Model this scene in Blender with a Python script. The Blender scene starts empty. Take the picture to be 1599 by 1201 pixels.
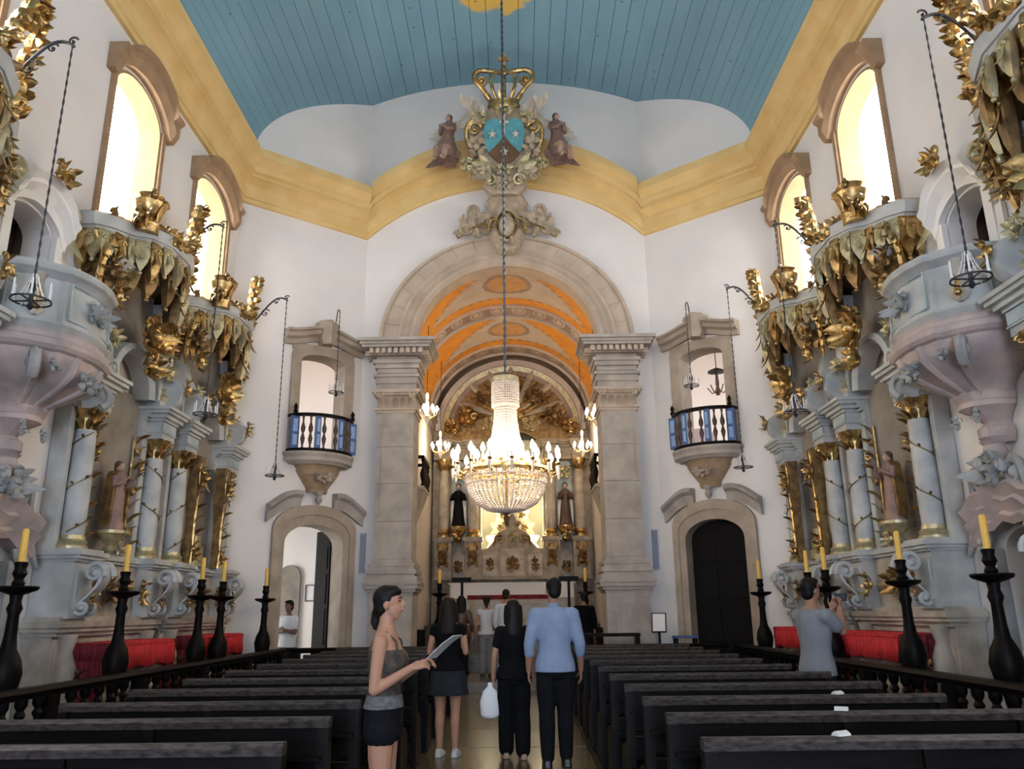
import bpy, math, random
from mathutils import Matrix, Vector
S = bpy.context.scene
COL = S.collection
# ---------------------------------------------------------------- camera
cam = bpy.data.cameras.new('camera')
cam.sensor_width = 36.0
cam.lens = 28.14
cam.clip_end = 200
co = bpy.data.objects.new('camera', cam)
COL.objects.link(co)
_r = Vector((0.99989419, 0.0088506, -0.01154416)); _u = Vector((0.01352124, -0.27282936, 0.96196742)); _f = Vector((-0.0053644, 0.96202173, 0.27292017))
co.matrix_world = Matrix(((_r.x, _u.x, -_f.x, 0.2), (_r.y, _u.y, -_f.y, 0.0), (_r.z, _u.z, -_f.z, 1.5), (0, 0, 0, 1)))
S.camera = co
# ---------------------------------------------------------------- sky, daylight, exposure
W = bpy.data.worlds.new('sky'); S.world = W; W.use_nodes = True
bg = W.node_tree.nodes['Background']
bg.inputs[0].default_value = (1.0, 0.975, 0.955, 1)
bg.inputs[1].default_value = 11.6
S.view_settings.view_transform = 'Standard'; S.view_settings.look = 'None'
S.view_settings.exposure = 0.0; S.view_settings.gamma = 1.0; S.view_settings.use_curve_mapping = False

def portal(name, loc, rot, sx, sz):
    """sky portal: an area lamp that only guides the sky's light through an opening"""
    l = bpy.data.lights.new(name, 'AREA'); l.shape = 'RECTANGLE'; l.size = sx; l.size_y = sz
    l.cycles.is_portal = True
    o = bpy.data.objects.new(name, l); o.location = loc; o.rotation_euler = rot
    COL.objects.link(o)
    return o
WINL = ((10.55, .76), (13.55, .8), (6.6, .76), (2.6, .76))
WINR = ((10.75, .78), (13.75, .8), (6.6, .76), (2.6, .76))
H2 = math.pi / 2
for c, h in WINL: portal('daylight_portal', (-5.84, c, 7.85), (0, -H2, 0), 2.7, 2 * h)
for c, h in WINR: portal('daylight_portal', (5.84, c, 7.85), (0, H2, 0), 2.7, 2 * h)
for x in (-2.6, 2.6): portal('daylight_portal', (x, -6.34, 8.0), (H2, 0, 0), 1.8, 3.0)

_l = bpy.data.lights.new('entrance_blue_fill', 'AREA'); _l.shape = 'RECTANGLE'; _l.size = 2.6; _l.size_y = 3.4; _l.energy = 520; _l.color = (.40, .62, 1.0)  # blue fill lamp added in the unseen entrance to cool the lower walls
_o = bpy.data.objects.new('entrance_blue_fill', _l); _o.location = (0, -6.45, 1.75); _o.rotation_euler = (H2, 0, 0); COL.objects.link(_o)

# ---------------------------------------------------------------- mesh helpers
V = Vector
PI = math.pi
def spl(pts, k=6):
    P = [V(p) for p in pts]; P = [P[0]*2 - P[1]] + P + [P[-1]*2 - P[-2]]; out = []
    for i in range(1, len(P) - 2):
        a, b, c, d = P[i-1:i+3]
        for j in range(k):
            t = j / k; out.append(.5*((b*2) + (c - a)*t + (a*2 - b*5 + c*4 - d)*t*t + (b*3 - a - c*3 + d)*t**3))
    return out + [P[-2]]
def rsp(r, k=6):
    return [r[i] + (r[i+1] - r[i])*j/k for i in range(len(r) - 1) for j in range(k)] + [r[-1]]
class MB:
    """collects shapes that become ONE mesh"""
    def __init__(s, M=None): s.v = []; s.f = []; s.M = M; s.fm = []; s.mi = 0
    def add(s, vs, fs):
        k = len(s.v)
        if s.M is not None: s.v += [tuple(s.M @ V(p)) for p in vs]
        else: s.v += [tuple(p) for p in vs]
        s.f += [[i + k for i in f] for f in fs]; s.fm += [s.mi] * len(fs)
        return s
    def box(s, x0, x1, y0, y1, z0, z1):
        return s.add([(x0,y0,z0),(x1,y0,z0),(x1,y1,z0),(x0,y1,z0),(x0,y0,z1),(x1,y0,z1),(x1,y1,z1),(x0,y1,z1)],
            [(0,3,2,1),(4,5,6,7),(0,1,5,4),(1,2,6,5),(2,3,7,6),(3,0,4,7)])
    def loft(s, rings, cap=True, closed=False):
        n = len(rings[0]); vs = [p for r in rings for p in r]; fs = []
        m = len(rings)
        for i in range(m - 1 + closed):
            a = i * n; b = ((i + 1) % m) * n
            for j in range(n):
                k = (j + 1) % n; fs.append((a + j, a + k, b + k, b + j))
        if cap and not closed: fs += [tuple(range(n))[::-1], tuple((m - 1) * n + j for j in range(n))]
        return s.add(vs, fs)
    def prism(s, poly, y0, y1, ax='y'):
        """polygon in the plane across axis ax, drawn out from y0 to y1"""
        g = {'y': lambda a, b, t: (a, t, b), 'x': lambda a, b, t: (t, a, b), 'z': lambda a, b, t: (a, b, t)}[ax]
        return s.loft([[g(a, b, y0) for a, b in poly], [g(a, b, y1) for a, b in poly]])
    def lathe(s, prof, n=16, c=(0,0,0), sx=1, sy=1, a0=0, a1=2*PI):
        full = abs(a1 - a0) > 6.28; k = n if full else n + 1
        rings = [[(c[0] + r*sx*math.cos(a0+(a1-a0)*j/n), c[1] + r*sy*math.sin(a0+(a1-a0)*j/n), c[2] + z) for j in range(k)] for r, z in prof]
        return s.loft(rings, True)
    def tube(s, pts, r, n=6, cap=True):
        pts = [V(p) for p in pts]; m = len(pts)
        rr = r if isinstance(r, (list, tuple)) else [r] * m
        rings = []; u = None
        for i, p in enumerate(pts):
            t = (pts[min(i+1, m-1)] - pts[max(i-1, 0)])
            t = t.normalized() if t.length > 1e-9 else V((0,0,1))
            if u is None:
                u = t.orthogonal().normalized()
            else:
                u = u - t * u.dot(t)
                u = u.normalized() if u.length > 1e-6 else t.orthogonal().normalized()
            w = t.cross(u)
            rings.append([tuple(p + (u * math.cos(2*PI*j/n) + w * math.sin(2*PI*j/n)) * rr[i]) for j in range(n)])
        return s.loft(rings, cap)
    def ell(s, c, r, n=10, m=6):
        if not isinstance(r, (tuple, list)): r = (r, r, r)
        rings = []
        for i in range(1, m):
            a = PI * i / m
            rings.append([(c[0]+r[0]*math.sin(a)*math.cos(2*PI*j/n), c[1]+r[1]*math.sin(a)*math.sin(2*PI*j/n), c[2]-r[2]*math.cos(a)) for j in range(n)])
        k = len(rings) * n; vs = [p for q in rings for p in q] + [(c[0],c[1],c[2]-r[2]), (c[0],c[1],c[2]+r[2])]
        fs = []
        for i in range(len(rings) - 1):
            for j in range(n):
                q = (j+1) % n; fs.append((i*n+j, i*n+q, (i+1)*n+q, (i+1)*n+j))
        for j in range(n):
            q = (j+1) % n; fs.append((k, q, j)); fs.append((k+1, (m-2)*n+j, (m-2)*n+q))
        return s.add(vs, fs)
    def sweep(s, path, prof, closed=False):
        """path: list of (origin, a_axis, b_axis); prof: list of (a, b)"""
        rings = [[tuple(V(o) + V(a) * p + V(b) * q) for p, q in prof] for o, a, b in path]
        return s.loft(rings, True, closed)
    def scroll(s, c, ex, ey, r, turns=1.4, th=.03, tail=0, n=22, a0=0, eye=True, dep=1.0):
        """volute: spiral tapered bar in the plane ex,ey; tail = straight-ish start run"""
        c = V(c); ex = V(ex); ey = V(ey); pts = []; rr = []
        if tail:
            for q in (1.0, .5):
                pts.append(c + ex * r * math.cos(a0) + ey * r * math.sin(a0) + (ex * math.sin(a0) - ey * math.cos(a0)) * tail * q + (ex*math.cos(a0)+ey*math.sin(a0)) * tail * .22 * q * q); rr.append(th * (.7 + .3 * (1 - q)))
        for i in range(n + 1):
            t = i / n; a = a0 + turns * 2 * PI * t; q = r * (1 - t) ** .85 + th * .6 * t
            pts.append(c + ex * q * math.cos(a) + ey * q * math.sin(a)); rr.append(th * (1 - .45 * t))
        s.tube(pts, rr, 6)
        if eye: s.ell(c, th * 1.3, 8, 5)
        return s
    def leaf(s, b, d, up, L, w, curl=.4, th=.25, n=5):
        """carved leaf: lens section along a curling midrib"""
        b = V(b); d = V(d).normalized(); up = V(up); up = (up - d * up.dot(d)).normalized(); sd = d.cross(up)
        rings = []
        for i in range(n + 1):
            t = i / n; a = curl * t * 1.6
            p = b + d * (L * math.sin(a) / a if a > 1e-3 or a < -1e-3 else L) * t + up * (L * t * (1 - math.cos(a)) / a if abs(a) > 1e-3 else 0)
            q = w * (.45 + 1.1 * t) * (1 - t ** 2.2) + w * .04
            nd = (up * math.cos(a) - d * math.sin(a))
            rings.append([tuple(p + sd * q), tuple(p + nd * q * th * 1.4), tuple(p - sd * q), tuple(p - nd * q * th)])
        return s.loft(rings)
    def build(s, name, mat, parent=None, smooth=.7, kind=None):
        me = bpy.data.meshes.new(name)
        me.from_pydata(s.v, [], s.f)
        mats = mat if isinstance(mat, (list, tuple)) else [mat]
        for m in mats: me.materials.append(m)
        if len(mats) > 1: me.polygons.foreach_set('material_index', s.fm)
        if smooth:
            me.polygons.foreach_set('use_smooth', [True] * len(me.polygons))
            me.set_sharp_from_angle(angle=smooth)
        me.update()
        o = bpy.data.objects.new(name, me); COL.objects.link(o)
        if parent: o.parent = parent
        if kind: o['kind'] = kind
        return o
def fixn(o):
    import bmesh
    b = bmesh.new(); b.from_mesh(o.data); bmesh.ops.recalc_face_normals(b, faces=b.faces); b.to_mesh(o.data); b.free(); return o
def link(me, name, parent=None, loc=(0,0,0), rot=(0,0,0), sc=None):
    o = bpy.data.objects.new(name, me); COL.objects.link(o); o.location = loc; o.rotation_euler = rot
    if sc: o.scale = sc
    if parent: o.parent = parent
    return o
def thing(name, label, cat, loc=(0,0,0), rz=0, group=None, rx=0):
    o = bpy.data.objects.new(name, None); COL.objects.link(o); o.empty_display_size = .1
    o.location = loc; o.rotation_euler = (rx, 0, rz); o['label'] = label; o['category'] = cat
    if group: o['group'] = group
    return o
def tag(o, label, cat, group=None):
    o['label'] = label; o['category'] = cat
    if group: o['group'] = group
    return o
def copy_tree(o, parent=None):
    c = o.copy(); COL.objects.link(c); c.parent = parent
    for ch in list(o.children): copy_tree(ch, c)
    return c
def frame(p0, adir, tdir):
    """matrix: local x along the wall, local y into the wall, z up"""
    a = V(adir).normalized(); t = V(tdir).normalized()
    return Matrix(((a.x, t.x, 0, p0[0]), (a.y, t.y, 0, p0[1]), (0, 0, 1, p0[2]), (0, 0, 0, 1)))

# ---------------------------------------------------------------- materials
def mat(name, col, rough=.6, metal=0, noise=0, scale=6, bump=0, bscale=None, emit=None, es=0, col2=None, spec=None, trans=0, stretch=None, alpha=None):
    m = bpy.data.materials.new(name); m.use_nodes = True
    nt = m.node_tree; b = nt.nodes['Principled BSDF']
    b.inputs['Base Color'].default_value = (*col, 1); b.inputs['Roughness'].default_value = rough; b.inputs['Metallic'].default_value = metal
    if spec is not None: b.inputs['Specular IOR Level'].default_value = spec
    if trans: b.inputs['Transmission Weight'].default_value = trans
    if emit: b.inputs['Emission Color'].default_value = (*emit, 1); b.inputs['Emission Strength'].default_value = es
    if noise or bump:
        tc = nt.nodes.new('ShaderNodeTexCoord'); mp = nt.nodes.new('ShaderNodeMapping')
        nt.links.new(tc.outputs['Object'], mp.inputs[0])
        if stretch: mp.inputs['Scale'].default_value = stretch
        nz = nt.nodes.new('ShaderNodeTexNoise'); nz.inputs['Scale'].default_value = scale; nz.inputs['Detail'].default_value = 5
        nt.links.new(mp.outputs[0], nz.inputs['Vector'])
        if noise:
            c2 = col2 or tuple(c * (1 - noise) for c in col)
            cr = nt.nodes.new('ShaderNodeValToRGB'); cr.color_ramp.elements[0].position = .35; cr.color_ramp.elements[1].position = .65
            cr.color_ramp.elements[0].color = (*c2, 1); cr.color_ramp.elements[1].color = (*col, 1)
            nt.links.new(nz.outputs['Fac'], cr.inputs[0]); nt.links.new(cr.outputs[0], b.inputs['Base Color'])
        if bump:
            n2 = nt.nodes.new('ShaderNodeTexNoise'); n2.inputs['Scale'].default_value = bscale or scale * 4; n2.inputs['Detail'].default_value = 4
            nt.links.new(mp.outputs[0], n2.inputs['Vector'])
            bp = nt.nodes.new('ShaderNodeBump'); bp.inputs['Strength'].default_value = bump; bp.inputs['Distance'].default_value = .02
            nt.links.new(n2.outputs['Fac'], bp.inputs['Height']); nt.links.new(bp.outputs[0], b.inputs['Normal'])
    return m
M = dict(
 plaster=mat('plaster', (.80,.765,.745), .85, noise=.05, scale=1.3, bump=.08, bscale=18),
 plaster2=mat('plaster_room', (.84,.81,.77), .85, noise=.04, scale=1.5),
 yellow=mat('ochre_cornice', (.78,.56,.25), .7, noise=1, col2=(.71,.49,.19), scale=2.2, bump=.05),
 stone=mat('tan_stone', (.56,.46,.36), .75, noise=1, col2=(.45,.36,.28), scale=2.5, bump=.12, bscale=14),
 stone2=mat('grey_stone', (.47,.42,.375), .75, noise=1, col2=(.34,.30,.265), scale=3, bump=.12, bscale=14),
 brown=mat('brown_stone', (.36,.235,.135), .75, noise=1, col2=(.29,.185,.105), scale=4, bump=.1),
 reveal=mat('deep_ochre', (.36,.25,.125), .8, noise=.12, scale=3),
 frst=mat('frame_stone', (.44,.36,.285), .75, noise=1, col2=(.34,.27,.21), scale=3, bump=.12, bscale=14),
 pink=mat('pink_soapstone', (.55,.43,.39), .7, noise=1, col2=(.36,.31,.30), scale=3.2, bump=.15, bscale=12),
 soap=mat('grey_soapstone', (.40,.40,.385), .7, noise=1, col2=(.25,.26,.26), scale=4, bump=.2, bscale=10),
 blue=mat('blue_ceiling', (.215,.385,.48), .7, noise=1, col2=(.18,.34,.43), scale=1.2, bump=.05, stretch=(1,.3,1)),
 altar=mat('altar_paint', (.53,.54,.525), .55, noise=1, col2=(.37,.385,.38), scale=3, bump=.06),
 altar2=mat('altar_cream', (.50,.455,.385), .55, noise=1, col2=(.32,.285,.235), scale=4, bump=.06),
 altarb=mat('altar_blue_grey', (.42,.50,.53), .55, noise=1, col2=(.32,.39,.42), scale=4, bump=.06),
 recess=mat('recess_taupe', (.30,.265,.225), .8, noise=1, col2=(.22,.19,.165), scale=3),
 gold=mat('gilding', (.66,.47,.20), .30, .9, noise=1, col2=(.30,.18,.07), scale=9, bump=.35, bscale=26),
 golddk=mat('old_gilding', (.36,.235,.095), .4, .7, noise=1, col2=(.17,.10,.045), scale=9, bump=.35, bscale=24),
 goldlt=mat('pale_gilding', (.62,.52,.30), .38, .55, noise=1, col2=(.36,.34,.22), scale=10, bump=.3, bscale=24),
 wood=mat('black_wood', (.004,.0034,.003), .42, spec=.08, noise=1, col2=(.007,.005,.0045), scale=3, stretch=(1,6,6), bump=.12, bscale=22),
 woodlt=mat('wood_rail_highlight', (.075,.062,.056), .34, spec=.3, noise=1, col2=(.018,.014,.013), scale=9, stretch=(2,6,6)),  # pew rails: grey highlight put into the colour as lighter wood
 brownwood=mat('brown_wood', (.09,.045,.03), .45, noise=.4, scale=4),
 iron=mat('iron', (.05,.05,.055), .5, .6),
 bluep=mat('blue_paint', (.055,.11,.30), .5, noise=.3, scale=7),
 bluepl=mat('light_blue_paint', (.25,.42,.72), .5, noise=.2, scale=7),
 red=mat('red_cloth', (.60,.012,.022), .75, noise=.25, scale=8, bump=.1, bscale=40),
 reddk=mat('dark_red_velvet', (.20,.012,.02), .9, noise=.4, scale=8, bump=.15, bscale=30),
 candle=mat('yellow_wax', (.86,.52,.10), .5, emit=(.8,.4,.05), es=0),
 white=mat('white_linen', (.80,.80,.80), .8), paper=mat('paper', (.62,.62,.58), .7),
 crystal=mat('crystal', (.95,.86,.80), .12, 0, emit=None, trans=.25, spec=.8),
 bulb=mat('lit_bulb', (1,.9,.7), .4, emit=(1,.80,.52), es=60),
 floorb=mat('stone_floor', (.13,.10,.05), .22, noise=1, col2=(.07,.055,.032), scale=3, bump=.05),
 floord=mat('floor_bed', (.05,.042,.035), .4, noise=.4, scale=4),
 orange=mat('orange_paint', (.80,.35,.045), .65, noise=1, col2=(.70,.28,.03), scale=2.4),
 vgrey=mat('vault_grey', (.60,.53,.49), .65, noise=1, col2=(.50,.43,.40), scale=2),
 vdark=mat('vault_taupe', (.36,.28,.24), .65, noise=1, col2=(.27,.20,.17), scale=3),
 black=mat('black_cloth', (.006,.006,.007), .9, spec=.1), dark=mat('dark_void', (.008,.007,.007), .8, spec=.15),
 retable=mat('retable_stone', (.37,.315,.245), .55, noise=1, col2=(.22,.18,.135), scale=4, bump=.1),
)
# ================================================================ STRUCTURE
YB, YC, YA = -6.4, 15.0, 16.87           # back wall, nave corner, arch wall
XS, XA = 5.5, 3.2                        # nave half width, half width of the arch wall
def arch_pts(aL, aR, zs, rise, n=10, p=2.0):
    c = (aL + aR) / 2; h = (aR - aL) / 2
    return [(c - h * math.cos(PI * i / n), zs + rise * math.sin(PI * i / n)) for i in range(n + 1)]
def wall(name, fr, a0, a1, h, th, cols, m, kind='structure', n=12, z00=0):
    b = MB(fr); x = a0
    for aL, aR, ops in sorted(cols, key=lambda c: c[0]):
        if aL > x: b.box(x, aL, 0, th, z00, h)
        z = z00
        for z0, zs, rise in ops:
            if z0 > z: b.box(aL, aR, 0, th, z, z0)
            z = None
            top = h if (z0, zs, rise) == ops[-1] else zs + rise + .02
            pts = arch_pts(aL, aR, zs, rise, n)
            for (p, q), (p2, q2) in zip(pts, pts[1:]):
                b.loft([[(p, 0, q), (p2, 0, q2), (p2, 0, top), (p, 0, top)], [(p, th, q), (p2, th, q2), (p2, th, top), (p, th, top)]])
            z = top
        x = aR
    if x < a1: b.box(x, a1, 0, th, z00, h)
    return fixn(b.build(name, m, None, .3, kind))
frL = frame((-XS, 0, 0), (0, 1, 0), (-1, 0, 0)); frR = frame((XS, 0, 0), (0, 1, 0), (1, 0, 0))
WZ0, WZS, WR = 6.6, 8.92, .44
PUL = 8.5
def side_cols(ws):
    return [(c - h, c + h, [(WZ0, WZS, WR)]) for c, h in ws] + [(PUL - .42, PUL + .42, [(0, 2.05, .25), (4.5, 5.95, .22)])]
wallL = wall('wall_left', frL, YB, YC, 11.5, .34, side_cols(WINL), M['plaster'])
wallR = wall('wall_right', frR, YB, YC, 11.5, .34, side_cols(WINR), M['plaster'])
# ochre window reveals and brown hoods
def win_trim(k, fr, c, h):
    w = MB(fr)   # ochre lining of the reveal
    pts = [(c - h, WZ0)] + arch_pts(c - h, c + h, WZS, WR, 14) + [(c + h, WZ0)]
    def ins(d): return [(c + (p - c) * (1 - d / h), q - (d if q > WZS - .01 else 0)) for p, q in pts]
    a, b_ = pts, ins(.035)
    for i in range(len(pts) - 1):
        w.loft([[(a[i][0], -.01, a[i][1]), (a[i+1][0], -.01, a[i+1][1]), (a[i+1][0], .34, a[i+1][1]), (a[i][0], .34, a[i][1])],
                [(b_[i][0], -.01, b_[i][1]), (b_[i+1][0], -.01, b_[i+1][1]), (b_[i+1][0], .34, b_[i+1][1]), (b_[i][0], .34, b_[i][1])]])
    o = fixn(w.build('window_%d' % k, M['reveal'], None, .5, 'structure'))
    # jamb fillets
    j = MB(fr)
    for sx in (-1, 1): j.box(*sorted((c + sx * h, c + sx * (h + .1))), -.05, .0, WZ0, WZS + .1)
    fixn(j.build('jamb_moulding', M['brown'], o, 0))
    hd = MB(fr); n = 32; rings = []
    for i in range(n + 1):
        t = -1 + 2 * i / n; s_ = abs(t)
        x = c + t * (h + .24); e_ = abs(x - c) / (h + .07)
        zi = WZS + (WR + .05) * math.sqrt(1 - e_ * e_) if e_ < .985 else WZS + .02
        zo = zi + .30 if e_ < .9 else WZS + .30 + (WR + .05) * .17
        rings.append([(x, 0, zi), (x, -.12, zi), (x, -.2, zi + .14), (x, -.2, zo - .06), (x, -.27, zo), (x, -.27, zo + .05), (x, 0, zo + .05)])
    hd.loft(rings)
    fixn(hd.build('hood_moulding', M['brown'], o, .5))
    s = MB(fr); s.box(c - h - .1, c + h + .1, -.08, .34, WZ0 - .1, WZ0); s.build('window_sill', M['brown'], o, 0)
k = 1
for fr, ws in ((frL, WINL), (frR, WINR)):
    for c, h in ws: win_trim(k, fr, c, h); k += 1
# pulpit door cells and lower doors: dark recess behind each opening
for fr, sd in ((frL, 'left'), (frR, 'right')):
    b = MB(fr)
    for z0, z1 in ((0, 2.4), (4.45, 6.3)):
        b.box(PUL - .6, PUL + .6, .95, 1.0, z0, z1); b.box(PUL - .6, PUL - .55, .345, .95, z0, z1); b.box(PUL + .55, PUL + .6, .345, .95, z0, z1)
        b.box(PUL - .6, PUL + .6, .345, 1.0, z1, z1 + .05)
    b.box(PUL - .6, PUL + .6, .345, 1.0, 4.4, 4.45)
    b.build('wall_%s_passage' % sd, M['recess'], None, 0, 'structure')
    d = MB(fr); d.box(PUL - .5, PUL + .5, .5, .55, 4.46, 6.25); d.box(PUL - .5, PUL + .5, .5, .55, .01, 2.38)
    for z0, z1 in ((4.6, 5.2), (5.3, 6.1), (.2, 1.0), (1.1, 2.1)):
        for q in (-1, 1): d.box(PUL + q * .21 - .16, PUL + q * .21 + .16, .47, .5, z0, z1)
    d.build('door_%d' % (3 if sd == 'left' else 4), M['brownwood'], None, 0, 'structure')
# back wall behind the camera: entrance and two choir windows
frB = frame((0, YB, 0), (1, 0, 0), (0, -1, 0))
wall('wall_back', frB, -5.85, 5.85, 14.2, .3, [(-1.3, 1.3, [(0, 3.2, .4)]), (-3.5, -1.7, [(6.5, 9.0, .5)]), (1.7, 3.5, [(6.5, 9.0, .5)])], M['plaster'])
# canted walls with tribune window and sacristy door
CD = V((2.3, 1.87, 0)); CLEN = CD.length; CDn = CD.normalized()
frCL = frame((-XS, YC, 0), (CDn.x, CDn.y, 0), (-CDn.y, CDn.x, 0))
frCR = frame((XS, YC, 0), (-CDn.x, CDn.y, 0), (CDn.y, CDn.x, 0))
DCS = {'front_left': 2.04, 'front_right': 1.80}   # door axis along each canted wall
DH, WH = .65, .52
for fr, sd in ((frCL, 'front_left'), (frCR, 'front_right')):
    DC = DCS[sd]
    # tribune window and door have different widths: two storeys of wall
    b = wall('wall_' + sd, fr, 0, CLEN, 4.4, .45, [(DC - DH, DC + DH, [(0, 2.85, .40)])], M['plaster'])
    c = wall('wall_' + sd + '_upper', fr, 0, CLEN, 14.4, .45, [(DC - WH, DC + WH, [(4.62, 6.62, .2)])], M['plaster'], z00=4.4)
# arch wall
frA = frame((0, YA, 0), (1, 0, 0), (0, 1, 0))
AIN, AOUT, ASP = (2.07, 1.90), (2.83, 2.56), 7.25
wall('wall_front', frA, -XA, XA, 14.4, .5, [(-AIN[0], AIN[0], [(-.02, ASP, AIN[1])])], M['plaster'], n=28, z00=-.02)
# ochre cornice : side walls, canted walls, and the swelling over the arch
PROF = [(0,0),(.07,0),(.07,.09),(.11,.11),(.11,.36),(.09,.38),(.09,.41),(.20,.50),(.27,.52),(.27,.55),(.23,.57),(.23,.60),(.30,.64),(.30,.76),(.27,.78),(.36,.88),(.46,.93),(.46,1.05),(.41,1.08),(.41,1.15),(0,1.15)]
ZC = 9.8
def mitre(n1, n2):
    m = (V(n1) + V(n2)); return m * (2 / m.length_squared) * 1.0
nL = V((1, 0, 0)); nCL = V((CDn.y, -CDn.x, 0)); nA = V((0, -1, 0))
up = V((0, 0, 1))
def cz(x): R_ = 4.62; return ZC + max(0, math.sqrt(R_**2 - x*x) - math.sqrt(R_**2 - XA**2)) * 1.0
for i, sx in enumerate((-1, 1)):
    f = lambda v: V((v.x * -sx, v.y, v.z))
    p = [((sx*XS, YB, ZC), f(nL), up), ((sx*XS, YC, ZC), f(mitre(nL, nCL)), up), ((sx*XA, YA, ZC), f(mitre(nCL, nA)), up)]
    fixn(MB().sweep(p, PROF).build('trim_%d' % (i + 1), M['yellow'], None, .45, 'structure'))
p = []
for i in range(41):
    x = -XA + 2 * XA * i / 40
    ax = nA if 0 < i < 40 else (mitre(nCL, nA) if i == 0 else mitre(V((-nCL.x, nCL.y, 0)), nA))
    p.append(((x, YA, cz(x)), ax, up))
fixn(MB().sweep(p, PROF).build('trim_3', M['yellow'], None, .45, 'structure'))
# blue board vault
def blue_ceiling():
    m = M['blue']; nt = m.node_tree; N = nt.nodes; L = nt.links
    b = N['Principled BSDF']; src = b.inputs['Base Color'].links[0].from_socket
    tc = N.new('ShaderNodeTexCoord'); mp = N.new('ShaderNodeMapping'); L.new(tc.outputs['Object'], mp.inputs[0])
    mp.inputs['Location'].default_value = (.1/1.7, -12.5/2.35, 0); mp.inputs['Scale'].default_value = (1/1.7, 1/2.35, 0)
    ln = N.new('ShaderNodeVectorMath'); ln.operation = 'LENGTH'; L.new(mp.outputs[0], ln.inputs[0])
    nz = N.new('ShaderNodeTexNoise'); nz.inputs['Scale'].default_value = 2.5; L.new(tc.outputs['Object'], nz.inputs['Vector'])
    ma = N.new('ShaderNodeMath'); ma.operation = 'MULTIPLY_ADD'; L.new(nz.outputs['Fac'], ma.inputs[0]); ma.inputs[1].default_value = .3; L.new(ln.outputs['Value'], ma.inputs[2])
    cr = N.new('ShaderNodeValToRGB'); L.new(ma.outputs[0], cr.inputs[0]); cr.color_ramp.elements[0].position = .95; cr.color_ramp.elements[1].position = 1.1
    cr.color_ramp.elements[0].color = (1,1,1,1); cr.color_ramp.elements[1].color = (0,0,0,1)
    mx = N.new('ShaderNodeMix'); mx.data_type = 'RGBA'; L.new(cr.outputs[0], mx.inputs[0]); L.new(src, mx.inputs[6]); mx.inputs[7].default_value = (.72,.46,.10,1)
    # knots and flecks in the paint
    vo = N.new('ShaderNodeTexVoronoi'); vo.inputs['Scale'].default_value = 2.6; L.new(tc.outputs['Object'], vo.inputs['Vector'])
    c2 = N.new('ShaderNodeValToRGB'); L.new(vo.outputs['Distance'], c2.inputs[0]); c2.color_ramp.elements[0].position = .05; c2.color_ramp.elements[1].position = .09
    c2.color_ramp.elements[0].color = (.45,.42,.4,1); c2.color_ramp.elements[1].color = (1,1,1,1)
    m2 = N.new('ShaderNodeMix'); m2.data_type = 'RGBA'; m2.blend_type = 'MULTIPLY'; m2.inputs[0].default_value = 1; L.new(mx.outputs[2], m2.inputs[6]); L.new(c2.outputs[0], m2.inputs[7])
    L.new(m2.outputs[2], b.inputs['Base Color'])
blue_ceiling()
CA, CB, CZ = 5.36, 2.98, 11.0
def vz(t, d=0): return ((CA + d) * math.cos(t), CZ + (CB + d) * math.sin(t))
b = MB(); NS = 48
sh = [vz(PI * i / NS, .12) for i in range(NS + 1)]; sh2 = [vz(PI * i / NS, .2) for i in range(NS + 1)]
for i in range(NS):
    b.loft([[(sh[i][0], y, sh[i][1]), (sh[i+1][0], y, sh[i+1][1]), (sh2[i+1][0], y, sh2[i+1][1]), (sh2[i][0], y, sh2[i][1])] for y in (YB, YA + .4)])
ceil = fixn(b.build('ceiling', M['wood'], None, .5, 'structure'))
for s in (-1, 1):
    MB().box(*sorted((s * 5.36, s * 5.5)), YB, YA, 10.9, 11.02).build('trim_%d' % (4 + (s > 0)), M['yellow'], None, 0, 'structure')
for i in range(NS):
    t0, t1 = PI * (i + .015) / NS, PI * (i + .985) / NS
    q = [vz(t0), vz(t1), vz(t1, .1), vz(t0, .1)]; q2 = [vz((t0 + t1) / 2, 0)]
    bb = MB(); bb.loft([[(a, y, z) for a, z in (q[0], q2[0], q[1], q[2], q[3])] for y in (YB, YA + .3)])
    fixn(bb.build('ceiling_board', M['blue'], ceil, .5))
# nave floor: dark bed, stone slabs in the aisle
fl = MB(); fl.box(-9, 9, YB - .3, 27, -.3, -.03); fl = fl.build('floor', M['floord'], None, 0, 'structure')
random.seed(4)
slab = {}
for r in range(26):
    y0 = -2 + r * .75
    if y0 > 16.0: break
    for c in range(2):
        bb = MB(); j = random.uniform(-.004, .003)
        bb.box(-.93 + c * .95, -.93 + c * .95 + .94, y0, y0 + .738, -.03, j); bb.build('floor_slab', M['floorb'], fl, 0)
for s in (-1, 1):      # timber deck under the pews and side aisles
    for i in range(9):
        x0 = .97 + i * .5
        bb = MB(); bb.box(*sorted((s * x0, s * (x0 + .49))), YB, min(16.8, 15 + (5.6 - x0) * .81) , -.03, 0); bb.build('floor_board', M['wood'], fl, 0)
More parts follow.
